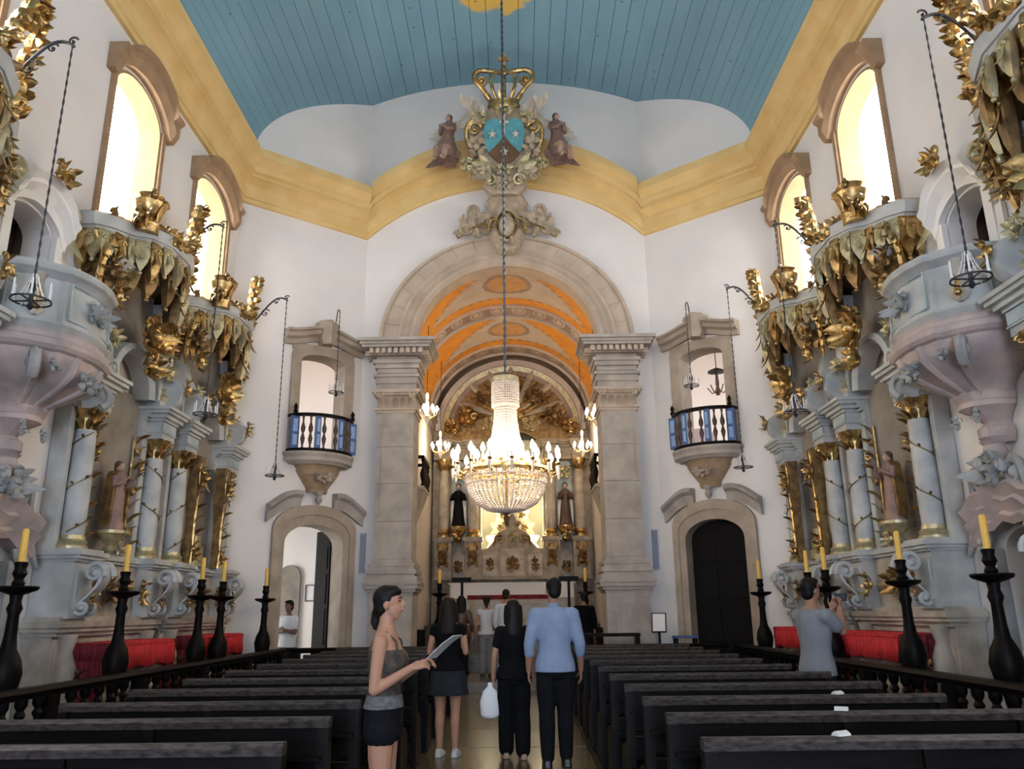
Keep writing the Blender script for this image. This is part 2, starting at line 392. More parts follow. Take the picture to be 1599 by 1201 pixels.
# ---- stone arch : voussoirs, inner mouldings
def ell_pt(a, b_, t): return (a * math.cos(t), ASP + b_ * math.sin(t))
ar = MB(); rings = []
NP = 40
for i in range(NP + 1):
    t = PI * i / NP
    def P(a, bb, y): x, z = ell_pt(a, bb, t); return (x, y, z)
    rings.append([P(2.42,2.21,YA), P(2.42,2.21,YA-.16), P(2.36,2.15,YA-.18), P(2.30,2.09,YA-.10), P(2.24,2.04,YA-.12), P(2.18,1.98,YA-.05), P(2.10,1.93,YA-.06), P(2.03,1.86,YA), P(2.03,1.86,YA+.5), P(2.09,1.92,YA+.5)])
ar.loft(rings)
arch = thing('chancel_arch', 'tan stone chancel arch between the two great pilasters', 'arch')
fixn(ar.build('arch_moulding', M['stone'], arch, .5))
NV = 17
for i in range(NV):
    t0, t1 = PI * (i + .007) / NV, PI * (i + .993) / NV; bb = MB(); rg = []
    for j in range(5):
        t = t0 + (t1 - t0) * j / 4
        def P(a, b2, y): x, z = ell_pt(a, b2, t); return (x, y, z)
        rg.append([P(2.43,2.22,YA), P(2.43,2.22,YA-.10), P(2.74,2.48,YA-.10), P(2.76,2.50,YA-.16), P(2.83,2.56,YA-.16), P(2.83,2.56,YA)])
    bb.loft(rg); fixn(bb.build('voussoir', M['stone'], arch, .5))
for s in (-1, 1):
    bb = MB()
    bb.box(*sorted((s*1.98, s*2.92)), YA - .3, YA + .5, 7.19, ASP + .02)
    bb.build('arch_foot', M['stone'], arch, 0)
# ---- great pilasters
def band(b, w0, w1, y0, z, prof):
    """stack of mouldings round three sides: prof = (projection, height) from z up"""
    for p, h in prof:
        b.box(w0 - p, w1 + p, y0 - p, YA + .5, z, z + h); z += h
    return z
for s, sd in ((-1, 'left'), (1, 'right')):
    x0, x1 = sorted((s * 1.98, s * 2.74))
    t = thing('pilaster', 'tall grey stone pilaster carrying the %s end of the chancel arch' % sd, 'pilaster', (0, 0, 0))
    y0 = YA - .38
    b = MB(); z = band(b, x0, x1, y0, -.02, [(.14,.25),(.10,.08),(.06,.05)]); b.box(x0-.05, x1+.05, y0-.05, YA+.5, z, 1.85); band(b, x0, x1, y0, 1.85, [(.07,.05),(.12,.06),(.17,.08),(.19,.06)])
    b.build('pedestal', M['stone2'], t, 0)
    b = MB(); c = (x0 + x1) / 2
    pl = [(c-.26,.55),(c+.26,.55),(c+.26,1.5),(c+.15,1.62),(c,1.68),(c-.15,1.62),(c-.26,1.5)]
    b.prism(pl, y0-.085, y0-.05); fixn(b.build('pedestal_panel', M['stone2'], t, 0))
    b = MB(); band(b, x0, x1, y0, 2.10, [(.15,.10),(.10,.05),(.13,.09),(.07,.06),(.09,.06),(.03,.08)]); b.build('base', M['stone2'], t, 0)
    zz = [2.54, 3.3, 4.08, 4.85, 5.58]
    for a, e in zip(zz, zz[1:]):
        b = MB(); b.box(x0, x1, y0, YA + .5, a + .004, e - .004); b.box(x0 + .1, x1 - .1, y0 - .025, y0, a + .004, e - .004); b.build('shaft_block', M['stone2'], t, 0)
    b = MB(); band(b, x0, x1, y0, 5.58, [(.03,.06),(.06,.04),(.02,.28),(.09,.05),(.13,.07)])
    fixn(b.build('capital', M['stone'], t, 0))
    b = MB()
    for q in range(5):
        xx = x0 + .06 + q * (x1 - x0 - .12) / 4
        b.leaf((xx, y0 - .03, 5.68), (0, -.15, 1), (0, -1, 0), .3, .085, .9)
    for q in (-1, 1):
        b.scroll((c + q * .36, y0 - .1, 5.97), (q, 0, 0), (0, 0, 1), .10, 1.3, .03, n=14)
        b.scroll((c + q * .1, y0 - .1, 5.99), (-q, 0, 0), (0, 0, 1), .07, 1.2, .022, n=12)
    b.build('capital_leaves', M['stone'], t)
    b = MB(); z = band(b, x0, x1, y0, 6.08, [(.04,.14),(.07,.14),(.11,.06),(.02,.04),(.04,.1),(.09,.1),(.13,.08),(.06,.08)])
    b.build('entablature', M['stone2'], t, 0)
    b = MB(); band(b, x0, x1, y0, z + .14, [(.34,.06),(.38,.06),(.43,.07)]); b.box(x0-.2, x1+.2, y0-.2, YA+.5, z, z+.14); b.build('impost_cornice', M['stone2'], t, 0)
    db = MB(); db.box(-.04, .04, -.05, .05, 0, .11); me = db.build('dentil', M['stone'], t, 0); me.location = (x0 - .14, y0 - .25, z + .02)
    for q in range(1, 9):
        link(me.data, 'dentil', t, (x0 - .14 + q * (x1 - x0 + .28) / 8, y0 - .25, z + .02))
    for q in range(1, 5):
        for e in (-1, 1): link(me.data, 'dentil', t, ((x0 - .25 if e < 0 else x1 + .25), y0 - .25 + q * .19, z + .02), (0, 0, H2))
# ---- chancel shell
XC, YR, ZV = 2.42, 24.3, 7.2
for s, sd in ((-1, 'chancel_left'), (1, 'chancel_right')):
    fr = frame((s * XC, YA + .5, 0), (0, 1, 0), (s, 0, 0))
    wall('wall_' + sd, fr, 0, 8.6, ZV + .1, .4, [(1.9, 2.9, [(0, 2.3, .3), (4.45, 6.1, .25)])], M['plaster'])
    b = MB(); fr2 = fr
    b.M = fr2
    b.box(0, 8.6, -.16, 0, ZV - .08, ZV + .02); b.box(0, 8.6, -.10, 0, ZV - .3, ZV - .08); b.box(0, 8.6, -.05, 0, ZV - .42, ZV - .3)
    b.build('trim_%d' % (6 + (s > 0)), M['stone2'], None, 0, 'structure')
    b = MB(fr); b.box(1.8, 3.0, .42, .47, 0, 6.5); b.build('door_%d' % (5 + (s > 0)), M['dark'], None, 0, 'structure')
wall('wall_chancel_back', frame((0, 25.9, 0), (1,0,0), (0,1,0)), -2.9, 2.9, 10, .3, [], M['recess'])
b = MB()
for i, (y0, z) in enumerate(((YA - .2, .17), (19.6, .34), (19.9, .42), (20.2, .51), (22.2, .68), (22.45, .85), (22.7, 1.02), (22.95, 1.15))):
    b.box(-XC if i else -1.9, XC if i else 1.9, y0, 25.9, max(-.02, z - .19), z + .001)
b.build('floor_chancel', M['floorb'], None, 0, 'structure')
# painted chancel vault
vb = MB(); NA, NY = 230, 220
VB = 2.15; y0, y1 = YA + .5, 25.9
def vcol(u, y):
    """u: -1..1 across the vault, y along it -> paint colour index 0 orange 1 grey 2 taupe 3 gold"""
    au = abs(u)
    for yb in (20.3, 23.6):
        d = y - yb
        if abs(d) < .42:
            if abs(d) > .34: return 1
            k = (u * 6.5) % 1 - .5; rr = math.hypot(k * 1.0, d * 1.25)
            return 1 if rr < .16 else (2 if rr < .24 else (1 if rr < .32 else 2))
    for a, e in ((YA + .5, 19.88), (20.72, 23.18)):
        if a <= y <= e:
            f = (y - a) / (e - a)
            lim = (.05 + .70 * f ** 1.15) if f < .80 else -.1
            if .80 <= f < .84: return 2 if math.sin(u * 90) > .3 else 0
            lim += .025 * math.sin(y * 34)
            e_ = math.hypot(au / .13, (f - .45) / .2)
            if e_ < 1: return 3
            if e_ < 1.25: return 2
            if lim - .0 > au: return 1
            if lim + .035 > au and math.sin(y * 68) > 0: return 2
            return 0
    return 2
vs = [[(XC * math.sin(u * PI / 2), y0 + (y1 - y0) * j / NY, ZV + VB * math.cos(u * PI / 2)) for u in [-1 + 2 * i / NA for i in range(NA + 1)]] for j in range(NY + 1)]
vb.v = [p for r in vs for p in r]
for j in range(NY):
    for i in range(NA):
        k = j * (NA + 1) + i; vb.f.append((k, k + 1, k + NA + 2, k + NA + 1))
        vb.fm.append(vcol(-1 + 2 * (i + .5) / NA, y0 + (y1 - y0) * (j + .5) / NY))
vo = vb.build('ceiling_chancel', [M['orange'], M['vgrey'], M['vdark'], mat('vault_ochre', (.62,.36,.16), .65, noise=.2)], None, 0, 'structure')
sm = vo.modifiers.new('thick', 'SOLIDIFY'); sm.thickness = .15; sm.offset = 1
for yb in (20.3, 23.6):   # raised ribs edging the painted bands
    for e in (-.4, .4):
        b = MB(); b.loft([[( (XC - d) * math.sin(t), yb + e + w, ZV + (VB - d) * math.cos(t)) for d, w in ((0,-.05),(.05,-.05),(.07,0),(.05,.05),(0,.05))] for t in [-H2 + PI * i / 40 for i in range(41)]])
        fixn(b.build('vault_rib', M['vgrey'], vo, .6))
# ---- rooms behind the canted walls (two storeys, each with its own windows)
for s, sd in ((-1, 'left'), (1, 'right')):
    q = lambda a, b_: sorted((s * a, s * b_))
    b = MB()
    b.box(*q(2.83, 9.0), 22.6, 22.8, 0, 9.2)                                  # far wall
    b.box(*q(5.9, 9.0), 15.0, 15.2, 0, 9.2)                                   # near wall
    rm = b.build('wall_room_' + sd, M['plaster2'], None, 0, 'structure')
    b = MB(); poly = [(s*2.85, 22.6), (s*9.0, 22.6), (s*9.0, 15.2), (s*5.95, 15.2), (s*3.45, 17.38), (s*2.85, 17.4)]
    b.prism(poly, 4.4, 4.55, 'z'); b.prism(poly, 9.1, 9.2, 'z'); fixn(b.build('floor_room_' + sd, M['brownwood'], None, 0, 'structure'))
    fr = frame((s * 9.0, 0, 0), (0, 1, 0), (s, 0, 0))
    wall('wall_outer_' + sd, fr, 15.0, 22.8, 9.2, .3, [(16.6, 18.0, [(1.0, 3.2, .3), (5.4, 7.6, .3)]), (19.6, 21.4, [(.3, 3.2, .3), (5.4, 7.6, .3)])], M['plaster2'])
    for yy in (17.3, 20.5):
        for zz in (2.2, 6.6): portal('daylight_portal', (s * 9.33, yy, zz), (0, H2 * s, 0), 3.0, 1.8)
# ================================================================ NAVE FURNISHING
X_, Y_, Z_ = V((1,0,0)), V((0,1,0)), V((0,0,1))
def rocaille(b, c, w, h, rnd, n=7, dep=.08, th=.02):
    """cluster of carved leaves and C-scrolls round c, spread w x h in the x-z plane, facing +y"""
    for i in range(n):
        a = 2 * PI * i / n + rnd.uniform(-.25, .25); d = V((math.cos(a) * w, 0, math.sin(a) * h))
        p = V(c) + d * .25 + Y_ * rnd.uniform(0, dep)
        b.leaf(p, d.normalized() + Y_ * .35, Y_, d.length * .8, min(w, h) * .26, rnd.uniform(.3, 1.0))
    for i in range(max(2, n // 2)):
        a = 2 * PI * (i + .5) / max(2, n // 2); p = V(c) + V((math.cos(a) * w * .55, dep, math.sin(a) * h * .55))
        b.scroll(p, X_ * (1 if math.cos(a) > 0 else -1), Z_, min(w, h) * .28, 1.3, th, n=14, a0=rnd.uniform(-1, 1))
    b.ell((c[0], c[1] + dep, c[2]), (w * .26, dep * .9, h * .26), 8, 5)
def sconsole(b, x, y0, y1, z0, z1, w, th=.05):
    """S-shaped bracket seen from the side, w wide"""
    for xx in (x - w / 2, x + w / 2):
        zc1, zc0 = z1 - .14, z0 + .1
        b.scroll((xx, y1 - .12, zc1), Y_, Z_, .13, 1.25, th * .6, n=16, a0=-.3)
        b.scroll((xx, y0 + .09, zc0), -Y_, -Z_, .09, 1.2, th * .5, n=14, a0=-.3)
    pts = []
    for i in range(9):
        t = i / 8; pts.append((y1 - .03 - (y1 - y0 - .1) * (t ** 1.3) + .06 * math.sin(t * PI * 1.5), z1 - .05 - (z1 - z0 - .12) * t))
    b.loft([[(x - w/2, p, q), (x + w/2, p, q), (x + w/2, p - th, q - th * .5), (x - w/2, p - th, q - th * .5)] for p, q in pts])
def steps(b, x0, x1, y1, z, prof, y0=0):
    for p, h in prof:
        b.box(x0 - p, x1 + p, y0, y1 + p, z, z + h); z += h
    return z
def make_altar(style, m, label, loc, rz):
    rnd = random.Random(11 if style == 'A' else 29)
    T = thing('side_altar', label, 'altar', loc, rz, 'carved side altars along the nave walls')
    # --- base and table
    b = MB(); steps(b, -1.24, 1.24, .34, 0, [(.05,.14),(.02,.06)]); b.box(-1.24, 1.24, 0, .34, .2, 1.3); b.build('base', M['altar2'], T, 0)
    for s in (-1, 1):
        b = MB(); b.lathe([(.10,.02),(.11,.12),(.07,.2),(.12,.5),(.155,.75),(.13,.95),(.075,1.1),(.10,1.2),(.12,1.3)], 12, (s * 1.02, .4, 0)); b.box(s*1.02-.17, s*1.02+.17, .3, .36, .15, 1.25)
        o = b.build('base_console', M['altar2'], T)
        b = MB(); rocaille(b, (s * 1.02, .54, .72), .13, .3, rnd, 5, .04, .014); b.build('gilded_leafwork', M['golddk'], o)
    b = MB(); steps(b, -1.26, 1.26, .40, 1.28, [(.0,.05),(.05,.05),(.08,.07),(.03,.05)]); b.build('predella', M['altar2'], T, 0)
    b = MB(); prof = [(.50,0),(.52,.12),(.46,.2),(.50,.45),(.58,.75),(.56,.95),(.62,1.05),(.64,1.17)]
    b.loft([[(x, y * .75 + .36 - (.10 if abs(x) > .8 else 0), z) for y, z in prof] + [(x, .36, 1.17), (x, .36, 0)] for x in (-.86, -.7, 0, .7, .86)])
    tb = fixn(b.build('mesa', M['altar2'], T, .6))
    b = MB()
    for s in (-1, 1):
        b.scroll((s*.42, .79, .72), X_*s, Z_, .17, 1.3, .035, .25, a0=1.2); b.scroll((s*.68, .75, .45), X_*s, -Z_, .11, 1.2, .03)
        b.tube([(s*.1,.78,.92),(s*.4,.79,.98),(s*.75,.77,.9)], .03)
    rocaille(b, (0, .76, .65), .2, .28, rnd, 8, .07); b.build('mesa_carving', M['altar2'], tb)
    # --- pedestal storey
    for s in (-1, 1):
        b = MB(); b.box(s*.98-.24, s*.98+.24, 0, .48, 1.48, 2.14); b.box(s*.98-.17, s*.98+.17, .48, .5, 1.58, 2.05)
        o = b.build('column_pedestal', M['altar'], T, 0)
        b = MB(); sconsole(b, s*.98, .46, .78, 1.5, 2.14, .2, .06); b.build('scroll_bracket', M['altar'], o)
        b = MB(); rocaille(b, (s*.70, .40, 1.8), .17, .26, rnd, 6, .06); b.build('gilded_leafwork', M['gold' if style == 'A' else 'golddk'], o)
        b = MB(); rocaille(b, (s*.98, .56, 1.75), .1, .2, rnd, 5, .05, .015); b.build('gilded_leafwork', M['golddk'], o)
    b = MB(); b.box(-.8, .8, 0, .30, 1.48, 2.14); b.build('dado_panel', M['altar2'], T, 0)
    b = MB(); rocaille(b, (0, .30, 1.82), .36, .24, rnd, 9, .08); b.build('dado_carving', M['golddk'], T)
    b = MB(); z = 2.13
    for p, h in ((.0,.03),(.04,.04),(.07,.05),(.02,.03)):
        b.box(-.8, .8, 0, .30 + p, z, z + h)
        for s in (-1, 1): b.box(s*.98-.26-p, s*.98+.26+p, 0, .52 + p, z, z + h)
        z += h
    b.build('pedestal_cornice', M['altar'], T, 0)
    # --- columns, pilasters, niche
    zb, zt = 2.28, 4.02
    for s in (-1, 1):
        col = MB(); pr = []
        for i in range(13):
            t = i / 12; pr.append((.135 * (1 + .08 * math.sin(t * PI) - .10 * t), zb + .16 + (zt - zb - .42) * t))
        col.loft([[(s*.98 + r*(1 - .045*(j % 2))*math.cos(2*PI*j/40), .27 + r*(1 - .045*(j % 2))*math.sin(2*PI*j/40), z_) for j in range(40)] for r, z_ in pr]); o = col.build('column', M['altar'], T, 1.2)
        b = MB(); b.lathe([(.19,zb),(.19,zb+.04),(.165,zb+.05),(.185,zb+.09),(.15,zb+.12),(.145,zb+.17)], 18, (s*.98, .27, 0)); b.build('column_base', M['goldlt'], o)
        b = MB(); b.lathe([(.125,zt-.27),(.13,zt-.2),(.15,zt-.1),(.20,zt-.03),(.21,zt)], 16, (s*.98, .27, 0))
        for q in range(10):
            a = 2*PI*q/10; d = V((math.cos(a), math.sin(a), 0)); b.leaf(V((s*.98, .27, zt-.27)) + d*.12, Z_ + d*.25, d, .2, .05, .9)
        for q in range(4):
            a = PI/4 + PI*q/2; d = V((math.cos(a), math.sin(a), 0)); b.scroll(V((s*.98, .27, zt-.05)) + d*.19, d, Z_, .055, 1.2, .018, n=10)
        b.build('capital', M['gold'], o)
        b = MB(); pts = []
        for i in range(60):
            t = i / 59; a = t * 2*PI*2.2*s; r = .142 * (1 + .08 * math.sin(t*PI) - .1*t); pts.append((s*.98 + r*math.cos(a), .27 + r*math.sin(a), zb + .2 + t*(zt-zb-.5)))
        b.tube(pts, .009, 5)
        for i in range(3, 58, 4):
            p = V(pts[i]); d = (p - V((s*.98, .27, p.z))).normalized(); b.leaf(p, Z_*(1 if i % 8 else -1) + d*.5, d, .085, .022, .8, n=3)
        b.build('leaf_garland', M['golddk'], o)
        b = MB(); b.box(*sorted((s*1.24, s*1.13)), 0, .2, zb, zt); b.box(*sorted((s*.80, s*.66)), 0, .22, zb, zt); b.box(*sorted((s*1.13, s*.80)), 0, .06, zb, zt); b.build('back_pilaster', M['altar'], T, 0)
        # gilded jamb strip of the niche or gilded herm in front
        b = MB()
        if style == 'A':
            for i in range(9):
                zz = zb + .12 + i * .19; b.leaf((s*.61, .16, zz), Z_ + X_*(.35 if i % 2 else -.35) + Y_*.3, Y_, .24, .05, .8)
                if i % 3 == 1: b.scroll((s*.6, .2, zz + .05), X_*s, Z_, .07, 1.3, .018, n=14)
            rocaille(b, (s*.62, .2, 3.55), .1, .2, rnd, 6, .05, .016)
            b.tube([(s*.56, .14, zb), (s*.56, .14, zt)], .02); b.build('gilded_strip', M['gold'], T)
        else:
            b.loft([[(s*.60 - w, .36 - w*.4, z2), (s*.60 + w, .36 - w*.4, z2), (s*.60 + w, .36 + w, z2), (s*.60 - w, .36 + w, z2)] for w, z2 in ((.07,zb),(.09,zb+.3),(.075,zb+.6),(.12,zb+1.2),(.10,zb+1.45),(.13,zt))])
            o2 = b.build('herm_pilaster', M['golddk'], T, .5); b = MB()
            for i in range(8): b.leaf((s*.60, .44, zb + .05 + i*.2), Z_ + Y_*.25 + X_*(.4 if i % 2 else -.4), Y_, .24, .055, .9)
            rocaille(b, (s*.60, .47, 3.65), .15, .25, rnd, 8, .08, .02); rocaille(b, (s*.60, .44, 2.45), .14, .16, rnd, 7, .06, .02); b.tube([(s*.6,.44,zb),(s*.6,.46,zt)], .03); b.build('gilded_leafwork', M['gold'], o2)
    b = MB(); n = 14; rg = []
    for i in range(n + 1):
        a = PI * i / n; rg.append([(-.66*math.cos(a), .20 - .18*math.sin(a), zz) for zz in (2.26, 4.62)] + [(-.66*math.cos(a), 0, 4.62), (-.66*math.cos(a), 0, 2.26)])
    b.loft(rg); fixn(b.build('niche', M['recess'], T, .6))
    if style == 'A':
        b = MB(); b.lathe([(.06,2.28),(.10,2.34),(.05,2.4),(.16,2.52),(.2,2.56),(.2,2.6)], 12, (0, .26, 0)); rocaille(b, (0, .36, 2.36), .16, .12, rnd, 6, .05); b.build('statue_stand', M['goldlt'], T)
    else:
        b = MB(); b.lathe([(.30,2.28),(.30,2.42),(.22,2.44),(.22,2.6),(.15,2.62),(.15,2.78)], 10, (0, .24, 0), sy=.6); b.build('niche_throne', M['goldlt'], T)
    # --- entablature
    for s in (-1, 1):
        b = MB(); z = zt
        for p, h in ((.0,.09),(.02,.02),(-.01,.15),(.03,.04),(.08,.06),(.13,.05),(.16,.05)):
            b.box(s*.98-.22-p, s*.98+.22+p, 0, .44 + p, z, z + h); b.box(*sorted((s*1.25, s*.62)), 0, .22 + p, z, z + h); z += h
        o = b.build('entablature', M['altar'], T, 0)
        b = MB(); b.box(s*.98-.225, s*.98+.225, .44, .452, zt+.12, zt+.25); b.build('frieze', M['altarb'], o, 0)
    ze = z
    # --- attic
    for s in (-1, 1):
        b = MB(); b.box(s*.98-.22, s*.98+.22, 0, .36, ze, ze+.12); b.box(s*.98-.17, s*.98+.17, 0, .3, ze+.12, ze+.5)
        pts = [(.30, ze+.5), (.34, ze+.62), (.22, ze+.85), (.18, ze+1.1), (.28, ze+1.4), (.5, ze+1.62)]
        b.loft([[(s*.86-w, y, zz), (s*.86+w, y, zz), (s*.86+w, 0, zz), (s*.86-w, 0, zz)] for (y, zz), w in zip(pts, (.17,.17,.12,.11,.14,.18))])
        o = b.build('attic_pilaster', M['altar'], T, .6)
        b = MB(); b.lathe([(.09,ze+.12),(.12,ze+.2),(.06,ze+.28),(.10,ze+.34)], 10, (s*.98, .3, 0)); rocaille(b, (s*.86, .36, ze+.55), .17, .18, rnd, 7, .06); b.build('gilded_leafwork', M['goldlt'], o)
        b = MB(); rocaille(b, (s*.84, .3, ze+1.15), .18, .3, rnd, 8, .08); b.build('gilded_leafwork', M['gold'], o)
        b = MB(); rocaille(b, (s*1.02, .34, ze+1.45), .2, .24, rnd, 8, .08); b.build('gilded_leafwork', M['golddk'], o)
        # pediment volute on the outer side
        b = MB(); far = (s * m < 0)
        if style == 'B' or far:
            b.M = Matrix.Translation((s*1.02, .38, ze+.28)); b.lathe([(.02,-.09),(.22,-.09),(.24,-.05),(.24,.05),(.22,.09),(.02,.09)], 18); b.v = [(v[0], v[1], v[2]) for v in b.v]; b.M = None
            b2 = MB(); 
            for v in b.v: b2.v.append((s*1.02 + (v[2]-ze-.28), .38 + (v[1]-.38), ze + .28 + (v[0]-s*1.02)))
            b2.f = b.f; b2.fm = b.fm; b = b2
            b.build('pediment_volute', M['altar'], T); b = MB(); rocaille(b, (s*1.02, .60, ze+.36), .13, .22, rnd, 7, .05); b.build('volute_gilding', M['gold'], T)
        else:
            b.scroll((s*1.04, .40, ze+.27), X_*s, Z_, .22, 1.4, .055, a0=-1.4); b.scroll((s*.80, .40, ze+.16), X_*-s, Z_, .13, 1.3, .04, a0=-1.4); b.leaf((s*1.0,.42,ze+.05), Z_ + X_*s*.3, Y_, .3, .08, .5); b.build('pediment_scroll', M['altar'], T)
    b = MB(); n = 16      # archivolt over the niche
    b.loft([[(r*math.cos(PI*i/n), y, 4.55 + r*1.0*math.sin(PI*i/n)) for r, y in ((.52,.05),(.52,.3),(.58,.36),(.66,.33),(.70,.05))] for i in range(n + 1)]); fixn(b.build('archivolt', M['altar'], T, .6))
    b = MB(); rocaille(b, (0, .40, 5.32), .46, .42, rnd, 13, .14, .035); rocaille(b, (0, .44, 4.88), .34, .26, rnd, 9, .1, .025); b.ell((0, .5, 5.34), (.13,.06,.17)); b.build('cartouche', M['gold'], T)
    b = MB(); b.loft([[(x*w, 0, zz), (x*w, .02 + y, zz)] [::1] + [] for x, w, zz, y in ()] or [[(-.7,0,5.1),(.7,0,5.1),(.7,.12,5.1),(-.7,.12,5.1)],[(-.7,0,6.2),(.7,0,6.2),(.7,.12,6.2),(-.7,.12,6.2)]]); b.build('attic_panel', M['recess'], T, 0)
    # --- canopy
    plan = [(-1.35,0),(-1.35,.27),(-1.15,.44),(-.8,.57),(-.66,.80),(-.3,.95),(.3,.95),(.66,.80),(.8,.57),(1.15,.44),(1.35,.27),(1.35,0)]; plan = [(x, y*.82) for x, y in plan]
    lift = lambda x: .16 * math.cos(x / 1.35 * H2)
    def slab(b, z0, z1, k0, k1):
        b.loft([[(x*k, y*k, z + lift(x)) for x, y in plan] for k, z in ((k0, z0), (k1, z1))])
    zc = 6.38
    b = MB(); slab(b, zc, zc+.05, .96, .99); slab(b, zc+.05, zc+.10, 1.02, 1.04); slab(b, zc+.10, zc+.2, 1.04, 1.06); cp = fixn(b.build('canopy', M['altar'], T, .4))
    b = MB(); slab(b, zc+.2, zc+.24, 1.06, 1.02); slab(b, zc+.24, zc+.42, .98, .45); fixn(b.build('canopy_roof', M['golddk'], cp, .4))
    b = MB(); slab(b, zc-.22, zc, .86, .92); fixn(b.build('canopy_soffit', M['golddk'], cp, .4))
    # hanging lambrequins
    lb = {}
    for kk in range(3):
        b = MB(); L = (.42, .56, .46)[kk]
        b.loft([[(-w, d, -z2*L), (w, d, -z2*L), (w*.8, -.03, -z2*L), (-w*.8, -.03, -z2*L)] for w, d, z2 in ((.085,.03,0),(.095,.05,.25),(.10,.06,.5),(.075,.05,.72),(.03,.03,.92),(.012,.01,1.0))])
        b.ell((0, .01, -L*1.05), .03, 7, 5)
        for q in (-1, 1): b.scroll((q*.05, .06, -L*.25), X_*q, Z_, .04, 1.1, .012, n=9)
        b.leaf((0, .06, -L*.3), -Z_ + Y_*.1, Y_, L*.5, .05, .5); lb[kk] = b
    NL = 17; meshes = {}
    for i in range(NL):
        t = (i + .5) / NL * (len(plan) - 1); k = min(int(t), len(plan) - 2); f = t - k
        x = plan[k][0] + (plan[k+1][0] - plan[k][0]) * f; y = plan[k][1] + (plan[k+1][1] - plan[k][1]) * f
        dx, dy = plan[k+1][0] - plan[k][0], plan[k+1][1] - plan[k][1]
        kk = i % 3 if 0 < i < NL - 1 else 1
        if kk not in meshes:
            o = lb[kk].build('lambrequin', M['goldlt' if kk != 1 else 'gold'], T); meshes[kk] = o.data
        else: o = link(meshes[kk], 'lambrequin', T)
        o.location = (x * .95, y * .95, zc + .02 + lift(x)); o.rotation_euler = (0, 0, math.atan2(dy, dx))
        if x * m < -.7: o.scale = (1.1, 1.1, 1.7)
    for i in range(9):
        t = (i + .5) / 9 * (len(plan) - 1); k = min(int(t), len(plan) - 2); f = t - k
        x = plan[k][0] + (plan[k+1][0] - plan[k][0]) * f; y = plan[k][1] + (plan[k+1][1] - plan[k][1]) * f
        o = link(dk_me, 'inner_lambrequin', T) if i else lb[1].build('inner_lambrequin', M['golddk'], T); dk_me = o.data
        o.location = (x * .80, y * .80, zc - .2 + lift(x)); o.rotation_euler = (0, 0, math.atan2(plan[k+1][1]-plan[k][1], plan[k+1][0]-plan[k][0])); o.scale = (1.3, 1.2, 1.0 if x * m > -.5 else 1.35)
    # corner swags
    for s in (-1, 1):
        b = MB(); pts = [(s*(1.1 + .12*math.sin(q*3)), .35 - .1*q, zc - q*.9) for q in [i/6 for i in range(7)]]
        b.tube(pts, [.05,.07,.06,.05,.05,.04,.02], 6)
        for i, p in enumerate(pts[:-1]): b.leaf(p, X_*s*.8 - Z_*.5, Y_, .18, .05, .6); b.leaf(p, Y_*.8 - Z_*.7, Z_, .16, .05, .5)
        b.scroll((s*1.26, .25, zc-.05), X_*s, -Z_, .12, 1.3, .035); b.build('corner_swag', M['gold'], cp)
    # --- cresting along the front edge
    b = MB(); xm = m * .72; K2 = Matrix.Translation((xm, .58, zc+.28)) @ Matrix.Scale(1.3, 4); b.M = K2
    b.lathe([(.12,-.05),(.13,.05),(.06,.1),(.15,.2),(.17,.3),(.12,.34),(.15,.38),(.05,.44)], 14)
    for q in (-1, 1): b.leaf((q*.05, .05, .0), X_*q + Z_*.3, Y_, .34, .08, .6); b.scroll((q*.22, .05, .06), X_*q, Z_, .10, 1.2, .032); b.scroll((q*.13, .12, .34), X_*q, Z_, .06, 1.2, .02)
    b.leaf((0,.12,.08), Z_, Y_, .26, .07, .5)
    b.build('urn_finial', M['gold'], cp)
    b = MB(); pts = spl([(m*.3,.76,zc+.3),(-m*.05,.78,zc+.36),(-m*.32,.74,zc+.6),(-m*.58,.68,zc+1.05),(-m*.82,.62,zc+1.4),(-m*1.02,.55,zc+1.42),(-m*1.06,.5,zc+1.1),(-m*.98,.48,zc+.75),(-m*1.05,.44,zc+.42),(-m*1.0,.42,zc+.2)], 4)
    b.tube(pts, [.075 + .025*math.sin(i*1.9) for i in range(len(pts))], 7); b.scroll((-m*.86, .58, zc+1.22), X_*-m, Z_, .15, 1.3, .05)
    for i, p_ in enumerate(pts[::2]):
        b.ell(p_, .095, 7, 5)
        for q in range(3): b.leaf(p_, V((rnd.uniform(-1,1), rnd.uniform(.1,.9), rnd.uniform(-.6,1))), Y_, .19, .06, .8, n=4)
    b.build('crest_garland', M['gold'], cp)
    for i in range(10):
        x = -1.12 + 2.24*i/9; y = .84 - .50*abs(x/1.15)**1.6; b = MB()
        b.leaf((x, y-.04, zc+.17+lift(x)), Z_ + X_*(.5 if i % 2 else -.5), Y_, .24, .08, .6); b.leaf((x, y-.02, zc+.17+lift(x)), Z_*.5 + X_*(-.8 if i % 2 else .8), Y_, .2, .07, .6); b.scroll((x, y-.03, zc+.27+lift(x)), X_*(1 if i % 2 else -1), Z_, .08, 1.2, .03, n=12)
        b.build('crest_leaf', M['gold' if i % 3 else 'golddk'], cp)
    return T
YAL, YBL, YN = 10.78, 13.64, 6.25
HP = PI / 2
altars = []
aL = make_altar('A', 1, 'grey and gilt side altar on the left wall just past the left pulpit', (-XS + .012, YAL, 0), -HP)
bL = make_altar('B', 1, 'grey and gilt side altar on the left wall nearest the left sacristy door', (-XS + .012, YBL, 0), -HP)
aR = make_altar('A', -1, 'grey and gilt side altar on the right wall just past the right pulpit', (XS - .012, YAL, 0), HP)
bR = make_altar('B', -1, 'grey and gilt side altar on the right wall nearest the closed dark door', (XS - .012, YBL, 0), HP)
